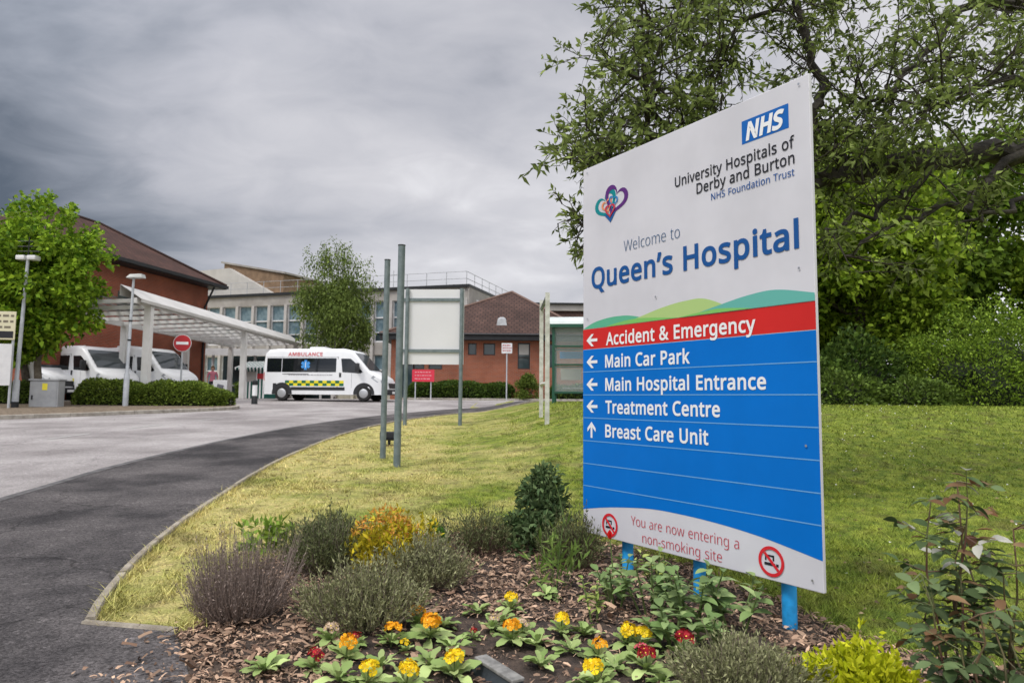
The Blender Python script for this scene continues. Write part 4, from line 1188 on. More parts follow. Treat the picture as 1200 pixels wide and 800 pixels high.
# ---- right brick lodge with pyramid roof
rbk = thing('brick_clinic', 'low red brick clinic with brown tiled pyramid roof beyond the road', 'building', (-7.3, 41.2, 1.1), 0)
LR, ER = 11.6, 4.95 - 1.1
ex = lambda px: at(px, 440, 41.2).x + 7.3
hz_ = lambda py: at(560, py, 41.2).z - 1.1
holes = [(ex(548), ex(558), hz_(416), hz_(402)), (ex(566), ex(580), hz_(416), hz_(402)), (ex(606.5), ex(621), hz_(432), hz_(401)), (ex(484), ex(497), hz_(433), hz_(427)), (ex(502), ex(518), hz_(433), hz_(427)),
         (ex(640), ex(652), hz_(430), hz_(402)), (.5, 1.4, .05, 2.2)]
wb = MB(); wall_holes(wb, LR, ER, holes)
wb.quad((LR, 0, 0), (LR, 10, 0), (LR, 10, ER), (LR, 0, ER)); wb.quad((0, 0, 0), (0, 0, ER), (0, 10, ER), (0, 10, 0)); wb.quad((0, 10, 0), (0, 10, ER), (LR, 10, ER), (LR, 10, 0))
uvq(wb.build('wall', m_brick, rbk))
for i, h in enumerate(holes): window(rbk, *h, tran=((h[2] * .55 + h[3] * .45,) if i == 2 else ()), fm=m_frame_d)
pa = MB().box(ex(608), ex(619.5), .09, .118, hz_(415), hz_(403)); pa.build('blind', m_cream, rbk)
ov = .6
ez = ER + .1
ap = (at(600, 342, 45.7).x + 7.3, 4.5, at(600, 342, 45.7).z - 1.1)
ap2 = (ap[0] + .02, 5.5, ap[2])
rb = MB().add([(-ov, -ov, ez), (LR + ov, -ov, ez), (LR + ov, 10 + ov, ez), (-ov, 10 + ov, ez), ap, ap2], [(0, 1, 4), (1, 2, 5, 4), (2, 3, 5), (3, 0, 4, 5)])
uvq(rb.build('roof', m_tile, rbk))
MB().box(-ov, LR + ov, -ov, 10 + ov, ez - .32, ez - .006).build('soffit', m_dark, rbk)
MB().tube([(-ov, -ov - .06, ez + .0), (LR + ov, -ov - .06, ez + .0)], .07, 8).build('gutter', m_dark, rbk)
hp = MB(); hp.tube([(-ov, -ov, ez + .03), ap], .09, 6); hp.tube([(LR + ov, -ov, ez + .03), ap], .09, 6)
hp.build('ridge_tiles', mat('ridge_tile', (.16, .10, .08), .8), rbk)
# roof vent on the front slope
q = Vector(at(588, 380, 41.7)); vl = (q.x + 7.3, q.y - 41.2, q.z - 1.1)
vb = MB().add([(-.32, -.1, -.1), (.32, -.1, -.1), (.25, .0, .35), (-.25, .0, .35), (-.32, .5, -.1), (.32, .5, -.1), (.1, .4, .5), (-.1, .4, .5)], [(0, 1, 2, 3), (1, 5, 6, 2), (4, 0, 3, 7), (3, 2, 6, 7), (5, 4, 7, 6), (0, 4, 5, 1)])
vo = vb.build('roof_vent', m_rail, rbk, loc=vl)
lm = MB().tube([(0, -.02, 0), (0, -.25, .05)], .05, 8).tube([(0, -.25, .08), (0, -.25, -.12)], .09, 8).build('wall_lamp', m_dark, rbk, loc=(ex(592), 0, hz_(409)))
# ---- brick wing with tiled mansard behind
rw2 = thing('brick_rear_wing', 'brick wing with flat fascia and tiled upper wall behind the bus shelter', 'building', (1.2, 48.5, 1.1), 0)
zt2 = at(660, 355, 48.5).z - 1.1
wb = MB().box(0, 16, 0, 8, 0, zt2 - 3.2); uvq(wb.build('wall', m_brick, rw2))
wb = MB().add([(-.1, -.35, zt2 - 3.2), (16.1, -.35, zt2 - 3.2), (16.1, .25, zt2 - .55), (-.1, .25, zt2 - .55), (-.1, 8, zt2 - 3.2), (16.1, 8, zt2 - 3.2), (16.1, 8, zt2 - .55), (-.1, 8, zt2 - .55)],
              [(0, 1, 2, 3), (1, 5, 6, 2), (4, 0, 3, 7), (3, 2, 6, 7), (0, 4, 5, 1), (5, 4, 7, 6)])
uvq(wb.build('tiled_wall', m_tile, rw2))
MB().box(-.2, 16.2, .1, 8, zt2 - .545, zt2 - .1).build('fascia', m_conc2, rw2)
MB().box(-.3, 16.3, -.02, 8.1, zt2 - .1, zt2 + .02).build('roof', m_dark, rw2)

# ---- white canopy over the ambulance bay
cz = 4.85
can = thing('ambulance_canopy', 'long white steel and glass canopy on white columns over the ambulance bay', 'canopy', (0, 0, 0), 0)
pts_front = [Vector((-13.93, 25.3)), Vector((-14.25, 46.0))]
CL = 20.7
def cpt(t, s, z):   # t along front edge 0..CL, s to the left of it
    d = (pts_front[1] - pts_front[0]).normalized(); n_ = Vector((-d.y, d.x))
    p = pts_front[0] + d * t + n_ * s
    return (p.x, p.y, z)
m_slat = mat('canopy_slat', (.12, .115, .105), .6, col2=(.24, .23, .21), scale=2)
def cbox(t0, t1, s0, s1, z0, z1, name, m=m_steelw, mb=None):
    b = mb or MB()
    vs = [cpt(t, s, z) for z in (z0, z1) for s in (s0, s1) for t in (t0, t1)]
    b.add(vs, [(0, 2, 3, 1), (4, 5, 7, 6), (0, 1, 5, 4), (2, 6, 7, 3), (0, 4, 6, 2), (1, 3, 7, 5)])
    return b if mb is not None else b.build(name, m, can)
WD = 4.6
mb = MB()
fasc = [cpt(0, -.06, cz - .02), cpt(CL, -.06, cz - .02), cpt(CL, .75, cz + .52), cpt(0, .75, cz + .52)]
mb.quad(*fasc); mb.quad(cpt(0, -.06, cz - .14), cpt(CL, -.06, cz - .14), cpt(CL, -.06, cz - .02), cpt(0, -.06, cz - .02))
mb.quad(cpt(0, .75, cz + .52), cpt(CL, .75, cz + .52), cpt(CL, .75, cz + .1), cpt(0, .75, cz + .1))
mb.build('fascia', mat('canopy_sheet', (.50, .49, .46), .4, col2=(.60, .58, .55), scale=1.5), can)
m_poly = clear_mat('roof_glazing', (.70, .70, .66), .12, .3)
mb = MB().quad(cpt(0, .76, cz + .30), cpt(CL, .76, cz + .30), cpt(CL, WD, cz + .25), cpt(0, WD, cz + .25))
mb.build('glazing', m_poly, can)
cbox(0, CL, .1, .28, cz - .18, cz + .02, 'front_beam')
cbox(0, CL, WD - .2, WD, cz - .35, cz - .12, 'rear_beam')
for i in range(13):
    t = .3 + i * (CL - .6) / 12
    mb = MB()
    vs = [cpt(t - .05, .281, cz - .12), cpt(t + .05, .281, cz - .12), cpt(t - .05, .281, cz + .02), cpt(t + .05, .281, cz + .02), cpt(t - .05, WD - .203, cz - .30), cpt(t + .05, WD - .203, cz - .30), cpt(t - .05, WD - .203, cz - .14), cpt(t + .05, WD - .203, cz - .14)]
    mb.add(vs, [(0, 1, 3, 2), (4, 6, 7, 5), (0, 4, 5, 1), (2, 3, 7, 6), (0, 2, 6, 4), (1, 5, 7, 3)])
    mb.build('rafter', m_steelw, can)
for s in (1.0, 1.45, 1.9, 2.35, 2.8, 3.25, 3.7, 4.15):
    cbox(.1, CL - .1, s, s + .10, cz + .035, cz + .085, 'purlin', m_slat)
for t in (1.1, 11.0, 20.2):
    p = cpt(t, .19, 0)
    cbox(t - .13, t + .13, .06, .32, terr(p[0], p[1]) - .05, cz - .183, 'column')
for t in (1.1, 7.3, 13.8, 20.2):
    p = cpt(t, WD - .1, 0)
    cbox(t - .13, t + .13, WD - .23, WD + .03, terr(p[0], p[1]) - .05, cz - .353, 'column')
# the covered walk in front of the entrance at the far end
cw = thing('entrance_walkway', 'white flat roofed entrance walkway on thin posts beyond the canopy', 'canopy', (-21.2, 47.2, 1.12), rad(2))
mb = MB().box(0, 8.2, 0, 3, 3.2, 3.36); mb.build('roof', m_steelw, cw)
MB().box(-.05, 8.25, -.06, -.003, 2.95, 3.42).build('fascia', m_frame_w, cw)
MB().box(0, 8.2, 3.2, 3.3, 0, 3.1).build('glazed_screen', m_win, cw)
for i, x in enumerate((.3, 1.6, 3.2, 4.7, 6.2, 7.8)):
    MB().box(x, x + .14, .3, .44, -.1, 3.197).build('post', m_frame_w, cw)
MB().box(.05, 8.1, 3.1, 3.195, .9, 1.0).build('rail', m_frame_w, cw)
MB().box(4.1, 6.0, .9, 1.0, .0, 1.2).build('bench_screen', m_conc, cw)

# ================================================================== AMBULANCES
m_vwhite = mat('van_white', (.74, .75, .76), .3, var=.03, scale=2)
m_vdark = mat('van_plastic', (.022, .023, .026), .6)
m_vglass = glass_mat('van_glass', (.008, .010, .012), .04)
m_tyre = mat('tyre', (.018, .018, .018), .85)
m_rim = mat('rim_silver', (.45, .46, .47), .4, metal=.5)
m_yel = mat('reflective_yellow', (.72, .62, .02), .5)
m_grn = mat('reflective_green', (.01, .12, .05), .5)
m_amb = mat('ambulance_red', (.55, .05, .06), .5)
m_star = mat('star_blue', (.05, .26, .62), .5)
m_lens = glass_mat('headlight_lens', (.35, .37, .40), .1)
def pl(x, tab):
    for (a, va), (b, vb) in zip(tab, tab[1:]):
        if x <= b: return va + (vb - va) * max(0, min(1, (x - a) / (b - a + 1e-9)))
    return tab[-1][1]
TOP = [(-3.06, 1.2), (-3.03, 1.9), (-2.97, 2.28), (-2.80, 2.44), (-2.4, 2.48), (.95, 2.48), (1.25, 2.42), (1.50, 2.24), (2.22, 1.42), (2.5, 1.30), (2.85, 1.10), (2.98, .95), (3.06, .62)]
WID = [(-3.06, .92), (-2.95, 1.0), (1.3, 1.02), (2.2, 1.0), (2.7, .92), (2.95, .78), (3.06, .66)]
def halfw(x, z):
    w_ = pl(x, WID)
    t = max(0, (z - 1.15) / 1.4)
    return w_ * (1 - .085 * t * t)
def ambulance(label, loc, rz):
    t = thing('ambulance', label, 'ambulance', loc, rz, 'white hospital ambulances')
    st = [-3.06, -3.03, -2.97, -2.88, -2.8, -2.4, -1.2, 0, .95, 1.1, 1.25, 1.38, 1.5, 1.75, 2.0, 2.22, 2.5, 2.7, 2.85, 2.98, 3.06]
    mb = MB(); vs = []; k = None
    for x in st:
        top = pl(x, TOP)
        z0 = .30
        half = []
        zs = [z0, .55, .9, 1.15, 1.5, 1.8]
        r = min(.16, (top - z0) * .25)
        prof = [(halfw(x, z), z) for z in zs if z < top - r - .03]
        while len(prof) < 6: prof.append((halfw(x, top - r - .01), top - r - .02 + .002 * len(prof)))
        wt = halfw(x, top - r)
        for a in (0, 30, 60, 90):
            prof.append((wt - r + r * math.cos(rad(a)), top - r + r * math.sin(rad(a))))
        ringp = [(x, y, z) for y, z in prof] + [(x, -y, z) for y, z in reversed(prof)]
        k = len(ringp); vs += ringp
    fs = []
    for i in range(len(st) - 1):
        for q in range(k):
            q2 = (q + 1) % k
            fs.append((i * k + q, i * k + q2, (i + 1) * k + q2, (i + 1) * k + q))
    fs.append(tuple(range(k))); fs.append(tuple(range((len(st) - 1) * k, len(st) * k))[::-1])
    body = mb.add(vs, fs).build('body', m_vwhite, t, smooth=True, angle=35)
    def side(poly_, off, sgn, mb_):
        ls = [Vector((p[0], p[1], 0)) for p in poly_]
        T = tessellate_polygon([ls])
        mb_.add([(p.x, sgn * (halfw(p.x, p.y) + off), p.y) for p in ls], [tuple(q) for q in T])
    def strip(x0, x1, z0, z1, off, sgn, mb_, n=4, mi=0):
        for i in range(n):
            a, b = z0 + (z1 - z0) * i / n, z0 + (z1 - z0) * (i + 1) / n
            mb_.quad(*[(x, sgn * (halfw(x, z) + off), z) for x, z in ((x0, a), (x1, a), (x1, b), (x0, b))], mi=mi)
    for s in (-1, 1):
        for (x0, x1) in ((-2.86, -2.12), (-2.09, .60)):
            mb = MB(); strip(x0, x1, 1.36, 2.02, .008, s, mb); mb.build('side_window', m_vglass, t)
        mb = MB(); side([(.83, 2.0), (1.30, 2.0), (1.52, 1.82), (1.92, 1.36), (1.80, 1.30), (.92, 1.36)], .008, s, mb)
        dw = mb.build('cab_window', m_vglass, t)
        mb = MB(); side([(.66, .62), (.70, .62), (.70, 2.1), (.66, 2.1)], .004, s, mb); mb.build('door_seam', m_rail, body)
        for sx_ in (-2.10, -.74):
            mb = MB(); side([(sx_, .68), (sx_ + .02, .68), (sx_ + .02, 2.12), (sx_, 2.12)], .004, s, mb); mb.build('door_seam', m_rail, body)
        mb = MB(); strip(-2.9, .7, 2.062, 2.08, .004, s, mb, 1); mb.build('roof_seam', m_rail, body)
        mb = MB(); strip(-2.06, -.76, 1.245, 1.275, .006, s, mb, 1); mb.build('door_rail', m_vdark, body)
        mb = MB(); side([(1.36, .62), (1.38, .62), (1.38, 1.30), (1.36, 1.30)], .004, s, mb); mb.build('door_seam', m_rail, body)
        mb = MB(); side([(.76, 1.12), (.86, 1.12), (.86, 1.33), (.76, 1.33)], .014, s, mb); mb.build('door_handle', m_vdark, t)
        chk = MB()
        for i in range(14):
            for r_ in range(2):
                x0 = -1.92 + i * .208 + (0 if r_ else 0)
                strip(x0, x0 + .208, .70 + r_ * .13, .83 + r_ * .13, .006, s, chk, 1, (i + r_) % 2)
        chk.build('check_band', [m_yel, m_grn], t)
        mb = MB(); strip(-1.62, 1.05, .50, .65, .012, s, mb, 2); mb.build('sill_trim', m_vdark, t)
        mb = MB(); strip(-3.0, -2.35, .33, .82, .010, s, mb, 2); mb.build('rear_bumper', m_vdark, t)
        mb = MB(); strip(-3.02, -2.97, .95, 1.35, .010, s, mb, 2); mb.build('tail_light', mat('tail_red', (.5, .03, .02), .3), t)
        # wheels with arches
        for wx in (-2.06, 1.98):
            mb = MB()
            loop = [(wx + .50 * math.cos(a), max(.31, .36 + .50 * math.sin(a))) for a in [math.pi * (i - 2) / 20 for i in range(25)]]
            side(loop, .016, s, mb); mb.build('wheel_arch', m_vdark, t)
            y = s * (halfw(wx, .4) + .025)
            th = [(0, .355), (.05, .365), (.20, .365), (.24, .34)]
            mb = MB().tube([(wx, y - s * q[0] if i else y, .36) for i, q in enumerate(th)], [.325, .365, .365, .3], 24)
            wh = mb.build('wheel', m_tyre, t, smooth=True)
            MB().tube([(wx, y + s * .004, .36), (wx, y + s * .018, .36), (wx, y + s * .03, .36)], [.215, .19, .07], 20).build('rim', m_rim, wh, smooth=True)
        # mirror
        mb = MB().box(1.62, 1.78, min(s * 1.06, s * 1.30), max(s * 1.06, s * 1.30), 1.38, 1.78, bev=.04); mb.build('wing_mirror', m_vdark, t, smooth=True)
        fr_ = ((0, s * (.985 + .0), 0))
        # lettering on the roof side
        wdt, zc = 1.72, 2.13
        V, T = text_tris('AMBULANCE', wdt, .17, bold=18, track=20)
        def mp_(p):
            x = -1.82 + p[0] if s < 0 else -.10 - p[0]
            return (x, s * (halfw(x, zc + p[1]) + .009), zc + p[1])
        MB().add([mp_(p) for p in V], T).build('lettering', m_amb, t)
        # small illegible line under the windows
        ln = MB(); rr_ = random.Random(4); x = -1.75
        while x < .3:
            l = rr_.uniform(.06, .17); strip(x, x + l, 1.20, 1.245, .006, s, ln, 1); x += l + .035
        ln.build('small_print', mat('small_print', (.33, .33, .35), .6), t)
        # six-armed blue star
        cx, czz = -.92, 1.70
        def arm(R, w0):
            out_ = []
            for i in range(6):
                a = math.pi / 3 * i + math.pi / 2
                d_ = Vector((math.cos(a), math.sin(a))); n_ = Vector((-d_.y, d_.x))
                out_ += [tuple(d_ * w0 * 1.73 - n_ * w0 + Vector((0, 0)))] if False else []
                out_ += [tuple(d_ * R - n_ * w0), tuple(d_ * R + n_ * w0), tuple(d_ * w0 * 1.8 + n_ * w0 * 1.02)]
            return out_
        mb = MB(); side([(cx + p[0], czz + p[1]) for p in arm(.23, .068)], .014, s, mb); so_ = mb.build('star_emblem', m_star, t)
        mb = MB(); side([(cx - .014, czz - .14), (cx + .014, czz - .14), (cx + .014, czz + .14), (cx - .014, czz + .14)], .017, s, mb); mb.build('staff_mark', m_wh, so_)
        # headlight
        mb = MB(); side([(2.30, 1.10), (2.42, 1.20), (2.80, .98), (2.84, .84), (2.60, .88)], .010, s, mb); mb.build('headlight', m_lens, t)
    # windscreen follows the slope
    mb = MB()
    xs_ = [1.44, 1.6, 1.75, 1.9, 2.05, 2.18]
    for a, b in zip(xs_, xs_[1:]):
        za, zb = pl(a, TOP), pl(b, TOP)
        ya, yb = halfw(a, za) - .15, halfw(b, zb) - .12
        mb.quad((a + .012, -ya, za + .012), (b + .012, -yb, zb + .012), (b + .012, yb, zb + .012), (a + .012, ya, za + .012))
    mb.build('windscreen', glass_mat('screen_glass', (.05, .06, .065), .05), t)
    MB().add([(3.072, -.5, .62), (3.072, .5, .62), (3.03, .55, .86), (3.03, -.55, .86)], [(0, 1, 2, 3)]).build('grille', m_vdark, t)
    MB().box(2.62, 3.14, -.86, .86, .30, .56, bev=.06).build('front_bumper', m_vdark, t, smooth=True)
    MB().box(3.141, 3.15, -.26, .26, .36, .47).build('number_plate', m_wh, t)
    MB().box(-1.0, -.2, -.42, .42, 2.481, 2.60, bev=.04).build('roof_unit', m_vwhite, t, smooth=True)
    return t
c_ = onx(388, 33.4, 470)
va = ambulance('white ambulance with yellow and green checks parked broadside on the road', (c_.x, c_.y, c_.z + .01), rad(-7))
def vcopy(label, x, y, rz):
    c = dup(va); c.location = (x, y, terr(x, y) + .01); c.rotation_euler = (0, 0, rz); c['label'] = label
vr = rad(-16)
nose = onx(221, 33.0)
vcopy('white ambulance under the canopy, the one nearest the no entry sign', nose.x - 3.05 * math.cos(vr), nose.y - 3.05 * math.sin(vr), vr)
vr2 = rad(-20)
nose = onx(148, 31.4)
vcopy('white ambulance half hidden behind the maple tree and hedge', nose.x - 3.05 * math.cos(vr2), nose.y - 3.05 * math.sin(vr2), vr2)
nose = onx(82, 31.0)
vcopy('white ambulance behind the lamp post and grey cabinet, leftmost of the row', nose.x - 3.05 * math.cos(rad(-12)), nose.y - 3.05 * math.sin(rad(-12)), rad(-12))

# ================================================================== STREET FURNITURE
m_pole = mat('sign_pole_grey', (.115, .15, .155), .5, col2=(.17, .205, .21), scale=9, bump=.1)
m_lampp = mat('lamp_grey', (.36, .38, .40), .45, col2=(.46, .48, .50), scale=4)
def pole_thing(name, label, cat, p, h, r, m, group=None, cap=True, lean=0):
    t = thing(name, label, cat, (p.x, p.y, p.z), 0, group)
    mb = MB().tube([(0, 0, -.3), (lean * h, 0, h)], r, 16)
    mb.build('pole', m, t, smooth=True)
    MB().tube([(lean * h, 0, h), (lean * h, 0, h + .012)], r * 1.08, 16).build('cap', m_dark, t)
    return t
pB = gnd(465, 547); pA = gnd(448.5, 537)
pole_thing('sign_pole', 'bare grey steel sign pole, the taller and nearer of the pair on the lawn', 'pole', pB, at(472.5, 288, pB.y).z - pB.z, .052, m_pole, 'bare poles of an empty sign on the lawn')
pole_thing('sign_pole', 'bare grey steel sign pole, the shorter and farther of the pair on the lawn', 'pole', pA, at(451.5, 305, pA.y).z - pA.z, .047, m_pole, 'bare poles of an empty sign on the lawn')
# small floodlight between the poles
pf = gnd(456, 522)
fl = thing('ground_floodlight', 'small black floodlight on the lawn at the foot of the two bare poles', 'floodlight', pf, rad(160))
MB().box(-.17, .17, -.05, .07, .10, .26, bev=.015).build('housing', m_vdark, fl)
MB().box(-.15, .15, .071, .08, .12, .24).build('lens', m_vglass, fl)
MB().box(-.02, .02, -.02, .02, -.05, .10).build('stake', m_dark, fl)
MB().box(-.25, .1, -.12, .10, -.02, .012).build('base_plate', mat('rust_plate', (.10, .06, .04), .9), fl)
# back of a large white sign
pC = gnd(539, 499); YC = pC.y
bs = thing('blank_sign', 'large white sign panel seen from behind between grey posts', 'sign', (pC.x, pC.y, pC.z), rad(-3))
hC = at(541.5, 338, YC).z - pC.z
wv = at(471, 400, YC).x - at(541, 400, YC).x
z1, z2 = at(541, 336, YC).z - pC.z, at(541, 427, YC).z - pC.z
MB().box(wv - .06, .06, .05, .065, z2, z1 - .06).build('panel', mat('sign_back', (.62, .62, .63), .5, col2=(.65, .65, .66), scale=1), bs)
for x in (0, wv + .12):
    MB().tube([(x, 0, -.2), (x, 0, hC)], .05, 14).build('post', m_pole, bs, smooth=True)
for py in (351, 411):
    z = at(541, py, YC).z - pC.z
    MB().box(wv - .06, .05, .012, .048, z - .04, z + .04).build('rail', m_pole, bs)
# weathered white timber frame
f1, f2 = gnd(641, 497), gnd(634, 489)
m_tim = mat('weathered_white_timber', (.42, .42, .36), .85, col2=(.60, .60, .55), scale=7)
tf = thing('timber_frame', 'weathered white two post timber sign frame standing on the lawn', 'frame', f1)
d = f2 - f1
h1 = at(642.5, 343, f1.y).z - f1.z
for q, hh in ((Vector((0, 0, 0)), h1), (d, at(635.5, 352, f2.y).z - f2.z)):
    MB().box(q.x - .045, q.x + .045, q.y - .045, q.y + .045, q.z - .2, q.z + hh).build('post', m_tim, tf)
dz = Vector((d.x, d.y, 0)).normalized() * .048
for hh, m_ in ((h1 - .06, m_pole), (h1 * .31, m_tim)):
    MB().tube([Vector((0, 0, hh)) + dz, Vector((d.x, d.y, hh + d.z * .3)) - dz], .04, 6).build('crossbar', m_, tf)
# bus shelter
shp = Vector((1.28, 21.0, terr(1.6, 21.0) - .02))
sh = thing('bus_shelter', 'green framed glass bus shelter with a white arched roof', 'shelter', shp, rad(-6))
m_sg = mat('shelter_green', (.012, .075, .045), .4)
m_pcl = clear_mat('shelter_glass', (.45, .52, .52), .15, .08)
SWd, SDp, SHh = 2.9, 1.5, 2.32
for x in (0, 1.0, SWd):
    for y in (0, SDp):
        if x == 1.0 and y == 0 and False: continue
        MB().box(x - .04, x + .04, y - .04, y + .04, -.3, SHh).build('post', m_sg, sh)
for x0, x1 in ((.04, .96), (1.04, SWd - .04)):
    for y in (0, SDp):
        for zz2 in (.30, 1.15, 1.72):
            MB().box(x0, x1, y - .025, y + .025, zz2, zz2 + .05).build('rail', m_sg, sh)
        MB().box(x0, x1, y - .006, y + .006, .353, SHh - .01).build('glass_panel', m_pcl, sh)
for x in (0, SWd):
    for zz2 in (.30, 1.15, 1.72):
        MB().box(x - .025, x + .025, .04, SDp - .04, zz2, zz2 + .05).build('rail', m_sg, sh)
    MB().box(x - .006, x + .006, .04, SDp - .04, .353, SHh - .01).build('glass_panel', m_pcl, sh)
mb = MB(); n_ = 10
mb.box(-.14, SWd + .14, -.14, SDp + .14, SHh + .002, SHh + .10); mb.build('eaves_frame', m_sg, sh)
mb = MB()
prev = None
for i in range(n_ + 1):
    a = math.pi * i / n_
    y = SDp / 2 - (SDp / 2 + .13) * math.cos(a); z = SHh + .103 + .30 * math.sin(a)
    cur = [(-.13, y, z), (SWd + .13, y, z)]
    if prev: mb.quad(prev[0], prev[1], cur[1], cur[0])
    prev = cur
mb.add([(-.13, SDp / 2 - (SDp / 2 + .13) * math.cos(math.pi * i / n_), SHh + .103 + .30 * math.sin(math.pi * i / n_)) for i in range(n_ + 1)], [tuple(range(n_ + 1))])
mb.build('roof', mat('shelter_roof', (.55, .60, .58), .35, var=.08, scale=2), sh)
MB().box(.25, SWd - .2, SDp - .40, SDp - .08, .45, .50).build('bench', m_rail, sh)
MB().box(.15, .9, SDp - .035, SDp - .028, 1.45, 1.68).build('route_board', m_star, sh)
MB().box(.18, .85, SDp - .035, SDp - .028, .75, 1.12).build('notice', m_cream, sh)

# no entry sign
pn_ = onx(211, 27.4)
ne = thing('no_entry_sign', 'round red no entry sign with white bar on a thin pole', 'road sign', pn_, rad(10))
zc = at(211, 402, 27.4).z - pn_.z
MB().tube([(0, 0, -.1), (0, 0, zc + .2)], .035, 10).build('pole', m_lampp, ne, smooth=True)
MB().tube([(0, -.036, zc), (0, -.05, zc)], .345, 32).build('plate', m_frame_w, ne)
MB().tube([(0, -.0505, zc), (0, -.054, zc)], .325, 32).build('red_disc', mat('sign_traffic_red', (.42, .012, .018), .4), ne)
MB().box(-.23, .23, -.060, -.0545, zc - .055, zc + .055).build('white_bar', m_wh, ne)
# lamp posts
pL = gnd(17, 481)
la = thing('lamp_post', 'tall grey lamp post with twin heads and a black foot beside the cabinet', 'lamp post', pL, 0)
hL = at(29, 303, pL.y).z - pL.z
MB().tube([(0, 0, .0), (0, 0, 1.0), (.0, 0, 1.05), (.10, 0, hL)], [.10, .10, .065, .05], 14).build('pole', m_lampp, la, smooth=True)
MB().tube([(0, 0, -.1), (0, 0, .30)], .108, 14).build('foot', m_dark, la, smooth=True)
for s in (-1, 1):
    MB().box(.10 + min(s * .04, s * .34), .10 + max(s * .04, s * .34), -.15, .15, hL - .06, hL + .10, bev=.03).build('lamp_head', m_frame_w, la, smooth=True)
aerials = MB()
for i, z in enumerate((.25, .42, .6)): aerials.tube([(.10 - .38, 0, hL + z), (.10 + .38, 0, hL + z)], .014, 6)
aerials.tube([(.1, 0, hL), (.1, 0, hL + .75)], .02, 6); aerials.build('bracket_arms', m_dark, la)
pL2 = gnd(146.5, 479)
lb2 = thing('lamp_post', 'grey lamp post with one flat head and black bands in front of the hedge', 'lamp post', pL2, 0)
hL = at(157, 326, pL2.y).z - pL2.z
MB().tube([(0, 0, -.1), (0, 0, 1.25), (0, 0, 1.3), (.05, 0, hL)], [.095, .095, .06, .042], 14).build('pole', m_lampp, lb2, smooth=True)
MB().add([(-.16, -.15, hL + .0), (.42, -.15, hL + .02), (.42, .15, hL + .02), (-.16, .15, hL), (-.05, -.11, hL + .13), (.38, -.13, hL + .15), (.38, .13, hL + .15), (-.05, .11, hL + .13)],
         [(0, 3, 2, 1), (4, 5, 6, 7), (0, 1, 5, 4), (1, 2, 6, 5), (2, 3, 7, 6), (3, 0, 4, 7)]).build('lamp_head', mat('lamp_head_grey', (.45, .46, .44), .4), lb2)
for z in (2.45, 3.15): MB().tube([(.02, 0, z), (.022, 0, z + .06)], .066, 12).build('band', m_dark, lb2)
# cabinet
pc = gnd(54, 480)
cb = thing('utility_cabinet', 'grey steel utility cabinet with a yellow warning sticker', 'cabinet', pc, rad(4))
wc = 32 / 800 * pc.y; hc = 34 / 800 * pc.y
m_cab = mat('cabinet_grey', (.33, .34, .35), .5, var=.08, scale=3)
MB().box(-wc / 2, wc / 2, -.2, .2, -.1, hc, bev=.02).build('body', m_cab, cb)
MB().box(-wc / 2 - .03, wc / 2 + .03, -.23, .23, hc + .001, hc + .05).build('lid', m_cab, cb)
MB().box(-wc / 2 + .05, wc / 2 - .05, -.214, -.2005, .08, hc - .06).build('door', m_cab, cb)
MB().box(-.05, .12, -.219, -.2145, hc - .33, hc - .10).build('warning_sticker', mat('sticker_yellow', (.75, .65, .05), .5), cb)
MB().box(-wc / 2 + .09, -wc / 2 + .13, -.24, -.2145, .35, .5).build('handle', m_dark, cb)
# direction sign at far left
pd = onx(5, 22.5); pd.z = terr(pd.x, pd.y) + .1
ds = thing('direction_sign', 'cream and black direction sign at the left edge before the maple', 'sign', pd, rad(8))
z1, z2, z3, z4 = [at(5, y, 22.5).z - pd.z for y in (365, 388, 398, 402)]
for x in (-.9, .12): MB().tube([(x, .05, -.2), (x, .05, z1 - .03)], .04, 10).build('post', m_lampp, ds)
MB().box(-1.1, .20, -.03, .0, z3, z1, bev=.01).build('panel', mat('sign_cream', (.62, .58, .40), .5), ds)
MB().box(-1.06, .15, -.04, -.031, z3 + .06, z2).build('black_panel', m_ink, ds)
tx = MB(); rr_ = random.Random(2)
for zz3 in (z1 - .14, z1 - .33, z1 - .52):
    x = -1.0
    while x < .05:
        l = rr_.uniform(.08, .2); tx.box(x, min(x + l, .14), -.036, -.0305, zz3 - .035, zz3 + .035); x += l + .06
tx.build('blurred_writing', mat('writing_brown', (.16, .14, .10), .7), ds)
MB().box(-1.0, .14, -.02, .0, .75, z4 - .02).build('lower_panel', m_frame_w, ds)
# bollard
pb_ = gnd(298, 473.5)
bo = thing('bollard', 'black and white road bollard behind the striped kiosk corner', 'bollard', pb_)
bo['label'] = 'black and white bollard standing on the road behind the rear of the ambulance'
MB().tube([(0, 0, -.05), (0, 0, .33), (0, 0, .36)], [.13, .12, .10], 14).build('base', m_dark, bo, smooth=True)
MB().tube([(0, 0, .361), (0, 0, .82)], [.105, .10], 14).build('white_sleeve', m_wh, bo, smooth=True)
MB().tube([(0, 0, .822), (0, 0, .98), (0, 0, 1.04)], [.115, .115, .04], 14).build('top', m_dark, bo, smooth=True)
